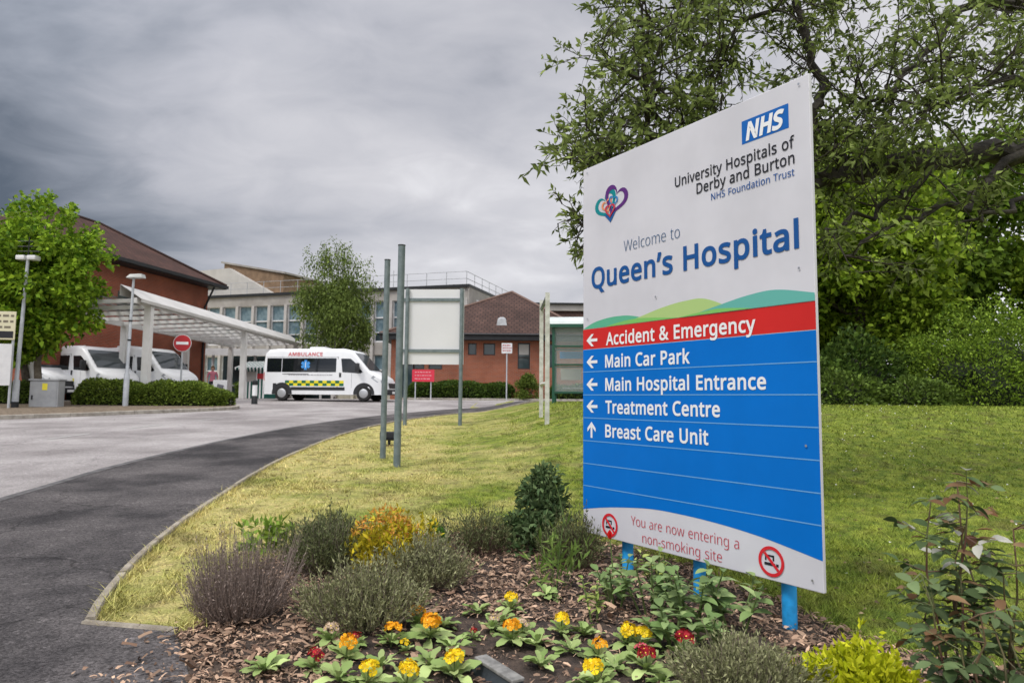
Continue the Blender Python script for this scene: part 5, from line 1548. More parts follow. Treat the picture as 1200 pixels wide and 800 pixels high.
# a-board
pa_ = onx(257.5, 31.5)
ab = thing('pavement_board', 'white folding notice board standing beside the canopy column', 'notice board', pa_, rad(15))
for s in (-1, 1):
    b = MB().add([(-.3, s * .22, 0), (.3, s * .22, 0), (.3, s * .03, 1.0), (-.3, s * .03, 1.0), (-.3, s * .25, 0), (.3, s * .25, 0), (.3, s * .06, 1.0), (-.3, s * .06, 1.0)],
                 [(0, 1, 2, 3), (4, 5, 6, 7), (0, 4, 7, 3), (1, 5, 6, 2), (3, 2, 6, 7), (0, 1, 5, 4)]).build('board', m_frame_w, ab)
MB().add([(-.16, -.225, .45), (.12, -.225, .40), (.18, -.17, .75), (-.1, -.14, .82)], [(0, 1, 2, 3)]).build('dark_mark', mat('mark_grey', (.12, .12, .14)), ab)
# striped kiosk
pk = onx(303, 39.0)
ki = thing('striped_kiosk', 'small kiosk of green and white vertical stripes with a scalloped awning', 'kiosk', pk, rad(-12))
wk = 1.5
mb = MB()
N_ = 14
for i in range(N_):
    x0, x1 = -wk / 2 + wk * i / N_, -wk / 2 + wk * (i + 1) / N_
    mb.box(x0, x1, -.5, .5, 0, 1.75, mi=i % 2)
mb.build('striped_body', [m_wh, mat('stripe_green', (.01, .10, .08), .6)], ki)
mb = MB()
for i in range(N_ + 4):
    x0 = -wk / 2 - .25 + (wk + .5) * i / (N_ + 4); x1 = x0 + (wk + .5) / (N_ + 4)
    mb.add([(x0, -.9, 1.72), (x1, -.9, 1.72), (x1, .52, 2.15), (x0, .52, 2.15)], [(0, 1, 2, 3)], i % 2)
    mb.add([(x0, -.901, 1.72), (x1, -.901, 1.72), ((x0 + x1) / 2, -.901, 1.56)], [(0, 1, 2)], i % 2)
mb.build('awning', [m_wh, MATS['stripe_green']], ki)
MB().box(-.45, .1, -.53, -.502, .95, 1.5).build('notice', m_cream, ki)
MB().box(.2, .6, -.53, -.502, 1.1, 1.4).build('notice', m_amb, ki)
# red notice over the hedge
pr_ = onx(495.5, 37.6)
rn = thing('red_notice', 'red notice board with blurred white writing standing in the hedge', 'sign', pr_)
za, zb = at(495, 433, 37.6).z - pr_.z, at(495, 447, 37.6).z - pr_.z
wr = 13 / 800 * 37.6
MB().box(-wr, wr, -.02, .02, zb, za).build('panel', mat('notice_red', (.62, .03, .06), .5), rn)
for x in (-wr * .7, wr * .7): MB().box(x - .03, x + .03, .021, .06, -.1, za - .05).build('post', m_lampp, rn)
tx = MB(); rr_ = random.Random(7)
for k in range(3):
    z = za - .14 - k * .18; x = -wr + .15
    while x < wr - .2:
        l = rr_.uniform(.06, .18); tx.box(x, x + l, -.026, -.021, z - .025, z + .025); x += l + .05
tx.build('blurred_writing', mat('writing_pale', (.70, .35, .38)), rn)
pw = onx(593.5, 36.5)
ws = thing('small_white_sign', 'small white sign with blurred red writing on a grey pole by the clinic', 'sign', pw)
za, zb = at(593, 402, 36.5).z - pw.z, at(593, 414, 36.5).z - pw.z
wr = 6.2 / 800 * 36.5
MB().box(-wr, wr, -.06, -.04, zb, za).build('panel', m_frame_w, ws)
MB().tube([(0, 0, -.1), (0, 0, za)], .037, 10).build('pole', m_lampp, ws)
tx = MB()
for k in range(3):
    z = za - .12 - k * .14; x = -wr + .06
    while x < wr - .1:
        l = rr_.uniform(.05, .11); tx.box(x, x + l, -.066, -.061, z - .03, z + .03); x += l + .03
tx.build('blurred_writing', mat('writing_red', (.45, .12, .14)), ws)

# foreground floodlight box
fb = thing('ground_floodlight', 'dark grey slab shaped floodlight in the flower bed at the bottom edge', 'floodlight', (-.055, 2.93, .045), rad(-57))
m_fb = mat('floodlight_grey', (.030, .036, .042), .5, var=.3, scale=9, bump=.15)
MB().add([(-.155, -.050, -.05), (.155, -.050, -.05), (.155, .045, -.05), (-.155, .045, -.05), (-.145, -.012, .036), (.145, -.012, .036), (.145, .040, .036), (-.145, .040, .036)],
         [(0, 3, 2, 1), (4, 5, 6, 7), (0, 1, 5, 4), (1, 2, 6, 5), (2, 3, 7, 6), (3, 0, 4, 7)]).build('housing', m_fb, fb)
MB().box(-.15, .15, -.018, .044, .037, .052, bev=.004).build('lens_frame', mat('lens_frame_grey', (.20, .195, .18), .6, var=.3, scale=20), fb)
for x in (-.157, .157): MB().box(min(x, x * 1.06), max(x, x * 1.06), -.02, .02, -.05, .03).build('bracket', m_dark, fb)

# ================================================================== PERSON by the canopy
def person(label, loc, rz):
    t = thing('person', label, 'person', loc, rz)
    V = {}; vs = []; ed = []; rr = []
    def p(name, co, r, par=None):
        V[name] = len(vs); vs.append(co); rr.append(r)
        if par: ed.append((V[par], V[name]))
    p('pelvis', (0, 0, .93), .13)
    p('waist', (0, 0, 1.08), .12, 'pelvis'); p('chest', (0, .01, 1.30), .145, 'waist'); p('neck0', (0, .01, 1.43), .065, 'chest')
    p('neck', (0, 0, 1.49), .052, 'neck0'); p('skull', (0, -.01, 1.58), .088, 'neck'); p('crown', (0, 0, 1.66), .075, 'skull')
    for s, n in ((-1, 'r'), (1, 'l')):
        p('hip' + n, (s * .09, 0, .86), .095, 'pelvis'); p('knee' + n, (s * .10, -.02, .48), .062, 'hip' + n); p('ank' + n, (s * .10, .02, .09), .045, 'knee' + n); p('toe' + n, (s * .115, -.15, .035), .035, 'ank' + n)
        p('sh' + n, (s * .185, .01, 1.37), .065, 'chest'); p('el' + n, (s * .25, .03, 1.11), .044, 'sh' + n); p('wr' + n, (s * .24, -.07, .88), .028, 'el' + n)
        p('palm' + n, (s * .238, -.09, .81), .030, 'wr' + n)
        for k in range(4): 
            p('f%d%s' % (k, n), (s * .236, -.125 + .022 * k, .76), .0085, 'palm' + n); p('g%d%s' % (k, n), (s * .226, -.120 + .022 * k, .72 + .006 * abs(k - 1)), .007, 'f%d%s' % (k, n))
        p('th' + n, (s * .215, -.125, .79), .0095, 'palm' + n)
    me = bpy.data.meshes.new('body'); me.from_pydata(vs, ed, [])
    o = bpy.data.objects.new('tmp', me); COL.objects.link(o)
    md = o.modifiers.new('s', 'SKIN'); md.use_smooth_shade = True
    for i, r in enumerate(rr):
        me.skin_vertices[0].data[i].radius = (r, r * (.8 if r > .1 else 1))
        me.skin_vertices[0].data[i].use_root = (i == 0)
    o.modifiers.new('d', 'SUBSURF').levels = 1
    dg = bpy.context.evaluated_depsgraph_get()
    m2 = bpy.data.meshes.new_from_object(o.evaluated_get(dg))
    bpy.data.objects.remove(o)
    m2.name = 'body'
    skin, top, tr_, shoe = mat('skin', (.42, .24, .17), .6), mat('pink_top', (.52, .17, .22), .8), mat('dark_trousers', (.02, .02, .025), .8), mat('shoe_black', (.015, .015, .015), .6)
    b = link('body', m2, [skin, top, tr_, shoe], t)
    for f in m2.polygons:
        c = f.center
        f.material_index = 0 if c.z > 1.46 else (0 if (abs(c.x) > .19 and c.z < 1.10) else (1 if c.z > .92 else (2 if c.z > .09 else 3)))
    hair = MB()
    for i in range(6):
        a0 = math.pi / 2 * i / 6 * 1.25
    bm = bmesh.new(); bmesh.ops.create_uvsphere(bm, u_segments=14, v_segments=8, radius=1)
    for v_ in bm.verts:
        v_.co = Vector((v_.co.x * .098, v_.co.y * .108 + .018, v_.co.z * .115 + 1.625 - (.05 if v_.co.y > .2 and v_.co.z < 0 else 0)))
    bmesh.ops.delete(bm, geom=[v_ for v_ in bm.verts if v_.co.y < -.045 and v_.co.z < 1.67], context='VERTS')
    hm = bpy.data.meshes.new('hair'); bm.to_mesh(hm); bm.free(); link('hair', hm, mat('hair_fair', (.30, .19, .09), .7), t)
    for s in (-1, 1):
        MB().tube([(s * .032, -.092, 1.595), (s * .032, -.097, 1.595)], .010, 8).build('eye', m_dark, t)
        MB().tube([(s * .092, .0, 1.60), (s * .092, .02, 1.555)], .014, 6).build('ear', skin, t)
    MB().tube([(0, -.085, 1.60), (0, -.115, 1.562), (0, -.09, 1.55)], [.008, .014, .01], 6).build('nose', skin, t)
    MB().box(-.025, .025, -.098, -.09, 1.525, 1.533).build('mouth', mat('lips', (.4, .12, .11)), t)
    return t
pp = onx(248, 36.5)
person('person in a pink top and dark trousers standing beyond the hedge', (pp.x, pp.y, terr(pp.x, pp.y)), rad(25))
# ================================================================== TREES AND PLANTS
def leaf_mat(name, c1, c2, var=.35, transl=.25, rough=.55):
    return mat(name, c1, rough, col2=c2, island=True, var=var, transl=transl, spec=.14)
m_barkd = mat('tree_bark', (.045, .036, .028), .9, col2=(.10, .085, .065), scale=6, bump=.8, bscale=25)
m_barkg = mat('maple_bark', (.12, .10, .075), .9, col2=(.22, .19, .15), scale=6, bump=.6, bscale=25)
m_birchb = mat('birch_bark', (.45, .43, .40), .8, col2=(.10, .09, .08), scale=4, detail=6, lo=.5, hi=.62)
m_maple = leaf_mat('maple_leaf', (.06, .145, .010), (.32, .47, .035), .45, .35)
m_birch = leaf_mat('birch_leaf', (.085, .13, .028), (.19, .25, .055), .35)
m_wil = leaf_mat('willow_leaf', (.075, .105, .028), (.29, .36, .10), .45, .4)
m_bgA = leaf_mat('dark_leaf', (.04, .080, .010), (.19, .29, .030), .55, .3)
m_bgB = leaf_mat('mid_leaf', (.075, .14, .012), (.36, .48, .045), .5, .4)
m_laur = leaf_mat('laurel_leaf', (.026, .058, .012), (.12, .19, .032), .45)
m_hedge = leaf_mat('hedge_leaf', (.05, .085, .016), (.17, .25, .045), .45)
m_hedgel = leaf_mat('light_hedge_leaf', (.07, .12, .02), (.17, .25, .04), .4)
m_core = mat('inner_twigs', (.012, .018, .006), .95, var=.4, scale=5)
def blobs(c, r, n, leaf, rng, spread=1.0, wid=.62, droop=.25, up=.3, shell=.45):
    """leaves around a clump centre (ellipsoid radii r)"""
    d = unit(rng.normal(size=(n, 3)))
    rad_ = rng.random(n) ** shell
    P = c + d * rad_[:, None] * np.asarray(r)
    D = d * .7 + rng.normal(size=(n, 3)) * .7 + np.array([0, 0, up])
    L = leaf * rng.uniform(.6, 1.35, n)
    return leaf_quads(P, D, L, L * wid, rng, .18, droop)
def tree(name, label, cat, base, crown_c, crown_r, trunk_r, n_clump, per, leaf, m_leaf, m_bark, seed, clump=(.18, .34), group=None, vstretch=1.0, shell=.5,
         wid=.62, droop=.25, limbs=12, up=.2, skew=1.8, tops=0, trunk_to=.75):
    rng = np.random.default_rng(seed)
    t = thing(name, label, cat, base, 0, group)
    cc, crr = np.array(crown_c, float), np.array(crown_r, float)
    parts, cents = [], []
    for i in range(n_clump):
        d = unit(rng.normal(size=3)); rr_ = rng.random() ** (1 / skew / 1.3)
        c = cc + d * crr * rr_ * .86
        cents.append(c)
        s = rng.uniform(*clump) * min(crr)
        n = int(per * rng.uniform(.6, 1.4))
        parts.append(blobs(c, (s * 1.15, s * 1.15, s * vstretch), n, leaf, rng, wid=wid, droop=droop, up=up, shell=shell))
    for i in range(tops):    # loose leading shoots along the top of the crown
        a = rng.uniform(0, 2 * np.pi); q = rng.random() ** .6
        c = cc + np.array([math.cos(a) * crr[0] * q, math.sin(a) * crr[1] * q, crr[2] * math.sqrt(max(0, 1 - q * q * .9)) * rng.uniform(.9, 1.06)])
        parts.append(blobs(c, (.18, .18, .45), int(per * .16), leaf, rng, wid=wid, droop=droop, up=.9))
    V, F = join_np(parts)
    np_mesh('crown', V, F, m_leaf, t)
    mb = MB()
    top = cc[2] + crr[2] * (trunk_to * 2 - 1)
    pts = [Vector((0, 0, -.2))]; rs = [trunk_r * 1.15]
    for k in range(1, 9):
        f = k / 8
        pts.append(Vector((cc[0] * f + rng.normal() * .03 * top * .3, cc[1] * f + rng.normal() * .03 * top * .3, top * f)))
        rs.append(trunk_r * (1 - .85 * f))
    mb.tube(pts, rs, 10)
    idx = rng.permutation(len(cents))[:limbs]
    for i in idx:
        c = Vector(cents[i])
        f = min(.9, max(.22, (c.z / top) * rng.uniform(.45, .75)))
        k = int(f * 8); s = pts[k].lerp(pts[min(8, k + 1)], f * 8 - k)
        m_ = s.lerp(c, .5) + Vector((0, 0, .12 * (c - s).length))
        mb.tube([s, m_, c], [trunk_r * (.42 - .25 * f), trunk_r * .20, trunk_r * .06], 6)
    mb.build('trunk', m_bark, t, smooth=True)
    return t
# maple by the road, left
b = onx(48, 24.9); b.z += .1
tree('maple_tree', 'leafy bright green maple tree beside the grey cabinet and lamp post', 'tree', b, (-.55, -.3, 4.35), (2.85, 2.5, 3.0), .15, 105, 300, .17, m_maple, m_barkg, 11, (.16, .30), tops=34, wid=.85, limbs=14, skew=1.5)
b = onx(31, 26.0); b.z += .1
tree('dark_stemmed_tree', 'thin dark stemmed tree standing just behind the maple', 'tree', b, (-.9, .6, 4.6), (2.0, 2.0, 2.2), .16, 36, 240, .18, m_bgB, m_barkd, 12, limbs=8, wid=.8)
# birch in front of the office block
b = onx(391, 44)
tree('birch_tree', 'slender pale green birch tree in front of the office block', 'tree', b, (0, 0, 6.0), (3.0, 2.6, 4.4), .15, 210, 150, .13, m_birch, m_birchb, 21, (.13, .24), vstretch=2.0, shell=.5, droop=.6, limbs=26, up=-.5, skew=1.3, tops=14, trunk_to=.93)
# hedges
def hedge(name, label, cat, p0, p1, depth, h, n, leaf, m_leaf, seed, group=None, rough=.12, kind=None):
    p0, p1 = Vector(p0), Vector(p1)
    d = (p1 - p0); L = d.length
    t = thing(name, label, cat, p0, math.atan2(d.y, d.x), group)
    rng = np.random.default_rng(seed)
    x = rng.uniform(0, L, n); a = rng.uniform(-.15, math.pi + .15, n)
    top = h * (1 + rough * (np.sin(x * 2.1 + seed) * .5 + np.sin(x * 4.7 + 2 * seed) * .3 + np.sin(x * .8) * .4))
    q = rng.uniform(.80, 1.06, n)
    ca, sa = np.cos(a), np.sin(a)
    e_ = .55
    y = np.sign(ca) * np.abs(ca) ** e_ * depth / 2 * q + depth / 2
    z = np.abs(sa) ** e_ * top * q
    endf = np.clip(np.minimum(x, L - x) / .5, 0, 1) ** .5
    y = (y - depth / 2) * (.35 + .65 * endf) + depth / 2; z = z * (.45 + .55 * endf)
    P = np.stack([x, y, z], 1)
    D = np.stack([rng.normal(size=n) * .7, ca + rng.normal(size=n) * .6, sa * .8 + rng.normal(size=n) * .5 + .3], 1)
    L_ = leaf * rng.uniform(.6, 1.4, n)
    V, F = leaf_quads(P, D, L_, L_ * .6, rng)
    np_mesh('foliage', V, F, m_leaf, t)
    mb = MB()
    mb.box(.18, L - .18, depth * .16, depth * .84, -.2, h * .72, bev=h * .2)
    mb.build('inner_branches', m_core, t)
    return t
ha = onx(78, 25.6, 470); hb = onx(262, 25.8, 470)
ha = gnd(78, 478.5); m_hedge2 = leaf_mat('verge_hedge_leaf', (.055, .095, .014), (.24, .32, .05), .45)
ha = onx(78, 25.0); hb = onx(263, 25.0)
ha.z += .1; hb.z += .1
hedge('hedge', 'clipped green hedge on the verge in front of the parked ambulances', 'hedge', ha, hb, 1.3, .80, 19000, .085, m_hedge2, 31, rough=.22)
hc1 = onx(-70, 25.3); hc2 = onx(37, 25.5); hc1.z += .1; hc2.z += .1
hedge('hedge', 'dark green hedge behind the cabinet and lamp post at left', 'hedge', hc1, hc2, 1.2, .78, 7000, .10, m_hedge, 32)
hd1 = Vector((-6.0, 38.9, 1.2)); hd2 = Vector((at(603, 460, 39).x, 38.9, 1.2))
hedge('hedge', 'long low dark hedge in front of the brick clinic', 'hedge', hd1, hd2, 1.4, .92, 11000, .12, m_laur, 33)
he1 = onx(640, 38.9); he2 = Vector((9, 38.9, 1.2)); he1.z = 1.2
hedge('hedge', 'dark hedge beyond the road behind the bus shelter', 'hedge', he1, he2, 1.3, .8, 6000, .12, m_laur, 34)
def bush(name, label, cat, base, r, h, n, leaf, m_leaf, seed, clumps=14, wid=.55, group=None, core=True, up=.3, droop=.15, stems=8, low=0.05, cone=False):
    rng = np.random.default_rng(seed)
    t = thing(name, label, cat, base, 0, group)
    parts, cents = [], []
    for i in range(clumps):
        a = rng.uniform(0, 2 * np.pi); q = math.sqrt(rng.random()); z = rng.random()
        z = low + (1 - low) * z
        w_ = math.sqrt(max(0, 1 - (2 * z - .9) ** 2 * .8))
        if cone: w_ = (1.08 - z) ** .75 * 1.15
        c = np.array([math.cos(a) * r * q * w_ * .8, math.sin(a) * r * q * w_ * .8, h * z * .82])
        s = rng.uniform(.22, .36) * min(r, h)
        cents.append(c)
        parts.append(blobs(c, (s * 1.1, s * 1.1, s), n // clumps, leaf, rng, wid=wid, up=up, droop=droop))
    V, F = join_np(parts)
    V[:, 2] = np.maximum(V[:, 2], .005)
    np_mesh('foliage', V, F, m_leaf, t)
    mb = MB()
    for c in cents[:stems]:
        mb.tube([(c[0] * .1, c[1] * .1, -.03), (c[0] * .6, c[1] * .6, c[2] * .6), tuple(c)], [r * .03 + .003, r * .018 + .002, .002], 5)
    mb.build('stems', m_barkd, t)
    return t
bb = Vector((at(618, 450, 38.4).x, 38.75, 1.18))
bush('round_bush', 'round clipped bush of yellow green leaves by the clinic window', 'bush', bb, .95, 1.6, 5200, .11, leaf_mat('box_leaf', (.05, .085, .015), (.15, .20, .03)), 41, 26, up=.1)
bp = onx(308, 47); bush('entrance_shrub', 'bright green shrub growing by the glazed entrance', 'bush', bp, 1.6, 1.9, 2600, .16, m_hedgel, 42, 16)
bp = onx(283, 47.5); bush('entrance_shrub', 'low green shrub behind the rear canopy column', 'bush', bp, 1.0, 1.2, 1500, .15, m_hedgel, 43, 10)
bp = onx(352, 49.5); bush('entrance_shrub', 'tall green shrub against the office block left of the birch', 'bush', bp, 1.5, 3.4, 2600, .17, m_hedge, 44, 16)

# ---- the wood at the right
def R(px, Y, dz=0):
    p = at(px, 470, Y); return Vector((p.x, Y, terr(p.x, Y) + dz))
BGG = 'broad trees along the top of the right lawn'
tree('lime_tree', 'broad mid green tree at the back of the lawn just right of the sign', 'tree', R(1010, 19.5), (0, 0, 4.6), (3.3, 2.6, 4.4), .24, 95, 330, .17, m_bgB, m_barkd, 51, (.2, .34), BGG, limbs=16, wid=.7)
tree('lime_tree', 'dense dark green tree behind the clipped shrub at right', 'tree', R(1125, 21.5), (0, 0, 5.0), (3.4, 2.5, 5.0), .26, 66, 320, .18, m_bgA, m_barkd, 52, (.2, .34), BGG, limbs=16, wid=.7)
tree('lime_tree', 'tall tree filling the right edge behind the shrubs', 'tree', R(1285, 20.5), (0, 0, 5.2), (3.2, 2.4, 5.2), .25, 34, 300, .18, m_bgB, m_barkd, 53, (.2, .34), BGG, limbs=16, wid=.7)
tree('lime_tree', 'dark leafy tree hidden behind the hospital sign', 'tree', R(880, 22), (0, 0, 4.0), (3.0, 2.4, 3.9), .22, 70, 300, .17, m_bgA, m_barkd, 54, (.2, .34), BGG, limbs=14, wid=.7)
tree('lime_tree', 'pale leaved tree farthest back between the dark trees', 'tree', R(1060, 27), (0, 0, 6.4), (3.6, 2.4, 5.2), .25, 60, 300, .20, m_birch, m_barkd, 55, (.2, .34), BGG, limbs=14, wid=.7)
tree('lime_tree', 'young bushy tree low down beside the right edge of the sign', 'tree', R(985, 21), (0, 0, 2.6), (2.2, 1.8, 2.5), .12, 60, 260, .16, m_bgB, m_barkd, 56, (.22, .36), BGG, limbs=12, wid=.7)
def shrubmass(label, px, Y, w_, h, n, leaf, m_, seed, dy=1.4, name='laurel_shrub'):
    rng = np.random.default_rng(seed)
    p = R(px, Y)
    t = thing(name, label, 'shrub', p, 0, None)
    # lumpy dome surface with depth
    d = unit(rng.normal(size=(n, 3))); d[:, 2] = np.abs(d[:, 2])
    lump = 1 + .13 * np.sin(d[:, 0] * 7 + seed) * np.sin(d[:, 1] * 6) + .12 * np.sin(d[:, 2] * 9 + d[:, 0] * 5)
    q = (rng.random(n) ** .22) * lump
    P = d * np.array([w_, dy, h]) * q[:, None]
    D = d + rng.normal(size=(n, 3)) * .6 + np.array([0, 0, .3])
    L_ = leaf * rng.uniform(.45, 1.8, n)
    V, F = leaf_quads(P, D, L_, L_ * .5, rng)
    np_mesh('foliage', V, F, m_, t)
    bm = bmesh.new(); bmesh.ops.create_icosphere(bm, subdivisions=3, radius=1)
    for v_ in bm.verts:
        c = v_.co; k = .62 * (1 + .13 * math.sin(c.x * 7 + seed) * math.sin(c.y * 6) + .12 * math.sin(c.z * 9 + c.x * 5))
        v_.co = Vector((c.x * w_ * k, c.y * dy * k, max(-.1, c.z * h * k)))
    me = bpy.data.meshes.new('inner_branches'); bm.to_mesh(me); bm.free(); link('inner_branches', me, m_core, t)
    mb = MB()
    for i in range(9):
        a = rng.uniform(0, 2 * np.pi); e_ = Vector((math.cos(a) * w_ * .6, math.sin(a) * dy * .6, h * rng.uniform(.5, .85)))
        mb.tube([(0, 0, -.1), e_ * .5 + Vector((0, 0, h * .1)), e_], [.05, .03, .01], 6)
    mb.build('stems', m_barkd, t)
    return t
m_laur2 = leaf_mat('clipped_leaf', (.06, .115, .014), (.28, .40, .045), .45)
shrubmass('big rounded dark green shrub at the right end of the lawn edge', 1165, 16.8, 2.5, 2.35, 30000, .062, m_laur2, 61, 1.6)
shrubmass('lower dark shrub between the sign and the big rounded shrub', 1005, 17.4, 1.5, 1.7, 9000, .10, m_laur, 62, 1.1)
shrubmass('low weedy green bush at the foot of the trees beside the sign', 985, 16.0, 1.0, .75, 3600, .09, m_hedge, 63, .7)
shrubmass('low mid green bush in front of the dark shrubs', 1075, 15.9, 1.0, .62, 3600, .08, m_hedge, 64, .6)
shrubmass('dark bush half hidden behind the right half of the sign', 905, 17.5, 1.6, 1.7, 6000, .10, m_laur, 65, 1.1)
shrubmass('dark bush beyond the rose at the right edge of the lawn', 1290, 17.0, 1.6, 2.0, 7000, .10, m_laur, 66, 1.1)

# ---- overhanging willow in front of the wood
def willow():
    rng = np.random.default_rng(77)
    rr_ = random.Random(77)
    t = thing('willow_tree', 'large spreading willow with dark crooked limbs reaching out behind the sign', 'tree', (8.0, 8.3, terr(8, 8.3)))
    B = Vector((8.0, 8.3, terr(8, 8.3)))
    limbs = MB(); twigs = MB()
    leafP, leafD = [], []
    def W(px, py, Y): return at(px, py, Y)
    def jig(pts, amt, n=5):
        out_ = []
        P = [Vector(p) for p in pts]
        for i in range(len(P) - 1):
            p0, p1, p2, p3 = P[max(i - 1, 0)], P[i], P[i + 1], P[min(i + 2, len(P) - 1)]
            for k in range(n):
                f = k / n
                q = 0.5 * ((2 * p1) + (p2 - p0) * f + (2 * p0 - 5 * p1 + 4 * p2 - p3) * f * f + (3 * p1 - p0 - 3 * p2 + p3) * f ** 3)
                out_.append(q + Vector([rr_.gauss(0, amt) for _ in range(3)]))
        out_.append(P[-1]); return out_
    def twig(p, d, L, r, lv):
        """slender arching shoot carrying leaves; side shoots on the way"""
        pts = [p]; dd = d.normalized(); n = 6
        for k in range(n):
            dd = (dd + Vector((rr_.gauss(0, .16), rr_.gauss(0, .16), rr_.gauss(0, .13) - .02))).normalized()
            pts.append(pts[-1] + dd * L / n)
        twigs.tube(pts, [r * (1 - .8 * k / n) for k in range(n + 1)], 4 if lv else 5, caps=False)
        if lv > 0:
            for k in range(rr_.randint(3, 5)):
                i = rr_.randint(1, n)
                side = Vector((rr_.gauss(0, 1), rr_.gauss(0, 1), rr_.gauss(.15, .8)))
                d2 = ((pts[i] - pts[i - 1]).normalized() * .7 + side.normalized() * .75)
                twig(pts[i], d2, L * rr_.uniform(.35, .62), r * .55, lv - 1)
        if lv <= 1:
            m_ = int((17 if lv == 0 else 6) * L / .55)
            for _ in range(m_):
                f = rr_.uniform(.2, 1) * n; i = min(n - 1, int(f))
                q = pts[i].lerp(pts[i + 1], f - i)
                leafP.append(q); leafD.append((pts[i + 1] - pts[i]).normalized() * .8 + Vector((rr_.gauss(0, .6), rr_.gauss(0, .6), rr_.gauss(.15, .6))))
    def limb(pts, r0, r1, dens, L, up=.25, jitter=.05, n=5):
        P = jig(pts, jitter, n)
        k = len(P) - 1
        limbs.tube(P, [r0 + (r1 - r0) * i / k for i in range(k + 1)], 9)
        for i in range(1, k + 1):
            for _ in range(dens if rr_.random() < dens - int(dens) or dens >= 1 else 0) if isinstance(dens, int) else range(int(dens) + (rr_.random() < dens % 1)):
                d = (P[i] - P[i - 1]).normalized() * .6 + Vector((rr_.gauss(0, .8), rr_.gauss(0, .8), rr_.gauss(up, .7)))
                twig(P[i], d, L * rr_.uniform(.6, 1.25), .013, 2)
        return P
    base_ = B - Vector((0, 0, .2))
    fork = W(1395, 330, 8.2)
    limbs.tube([base_, base_.lerp(fork, .5) + Vector((.1, 0, 0)), fork], [.30, .24, .21], 12)
    # main lower limb reaching left behind the sign top
    limb([fork, W(1290, 190, 8.0), W(1200, 178, 7.7), W(1100, 186, 7.5), W(1010, 200, 7.3), W(962, 212, 7.1)], .17, .095, .35, .9, .6, .03)
    limb([W(1010, 200, 7.3), W(968, 178, 7.2), W(952, 140, 7.1), W(965, 95, 7.2), W(940, 40, 7.2), W(925, -40, 7.2)], .075, .03, .9, .9, .1, .03)
    limb([W(962, 212, 7.1), W(900, 200, 6.9), W(820, 180, 6.7), W(760, 150, 6.5), W(765, 105, 6.4), W(748, 92, 6.3)], .06, .010, 1.5, .85, .2, .04)
    limb([W(860, 190, 6.8), W(790, 215, 6.6), W(730, 205, 6.5), W(718, 198, 6.4), W(706, 194, 6.4)], .03, .007, 1.6, .62, .0, .04)
    limb([W(820, 180, 6.7), W(760, 110, 6.7), W(752, 40, 6.8), W(745, -30, 6.8)], .035, .010, 1.5, .75, .1, .04)
    limb([W(730, 205, 6.5), W(700, 240, 6.4), W(690, 275, 6.4)], .014, .005, 1.4, .34, -.1, .03)
    limb([fork, W(1280, 60, 8.2), W(1150, -10, 7.9), W(1020, -60, 7.6), W(900, -80, 7.3)], .15, .03, 1.6, 1.1, -.1, .05)
    limb([W(1150, -10, 7.9), W(1080, 70, 7.4), W(1040, 110, 7.0), W(1000, 120, 6.8)], .05, .012, 1.8, .9, .1, .04)
    limb([W(1280, 60, 8.2), W(1220, 90, 7.2), W(1150, 100, 6.6), W(1090, 130, 6.3)], .05, .012, 1.9, .9, .1, .04)
    limb([W(1100, 186, 7.5), W(1060, 225, 7.2), W(1010, 250, 7.0), W(968, 270, 6.9)], .045, .010, .45, .7, .1, .04)
    limb([W(1200, 178, 7.7), W(1130, 235, 7.2), W(1060, 258, 7.0), W(990, 300, 6.9)], .055, .012, .35, .7, .1, .04)
    limb([W(1290, 190, 8.0), W(1220, 225, 7.4), W(1170, 250, 7.1), W(1120, 265, 6.9)], .05, .012, .4, .7, .1, .04)
    limb([W(1020, -60, 7.6), W(900, 10, 7.2), W(850, 60, 7.0), W(830, 110, 6.9)], .035, .010, 1.7, .8, .0, .04)
    limb([W(900, -80, 7.3), W(820, -30, 7.0), W(790, 10, 6.9), W(765, 30, 6.8)], .03, .008, 1.7, .7, .0, .04)
    limb([fork, W(1420, 100, 9.2), W(1380, -60, 9.6), W(1300, -200, 9.6)], .14, .04, 1.4, 1.2, .1, .05)
    limb([fork, W(1560, 120, 9.0), W(1700, 0, 9.6)], .14, .04, 1.6, 1.2, .1, .05)
    for mb_ in (limbs, twigs):
        mb_.v = [tuple(Vector(v_) - B) for v_ in mb_.v]
    limbs.build('trunk', mat('willow_bark', (.018, .015, .012), .9, col2=(.055, .047, .038), scale=7, bump=.8, bscale=25), t, smooth=True)
    twigs.build('twigs', mat('twig_brown', (.035, .028, .020), .8), t)
    P = np.array([tuple(p) for p in leafP]) - np.array(B); D = np.array([tuple(p) for p in leafD])
    n = len(P)
    L_ = rng.uniform(.055, .115, n)
    V, F = leaf_quads(P, D, L_, L_ * .36, rng, .15, .12)
    np_mesh('crown', V, F, m_wil, t)
    if 0: print('willow leaves', n, 'twig faces', len(twigs.f))
willow()

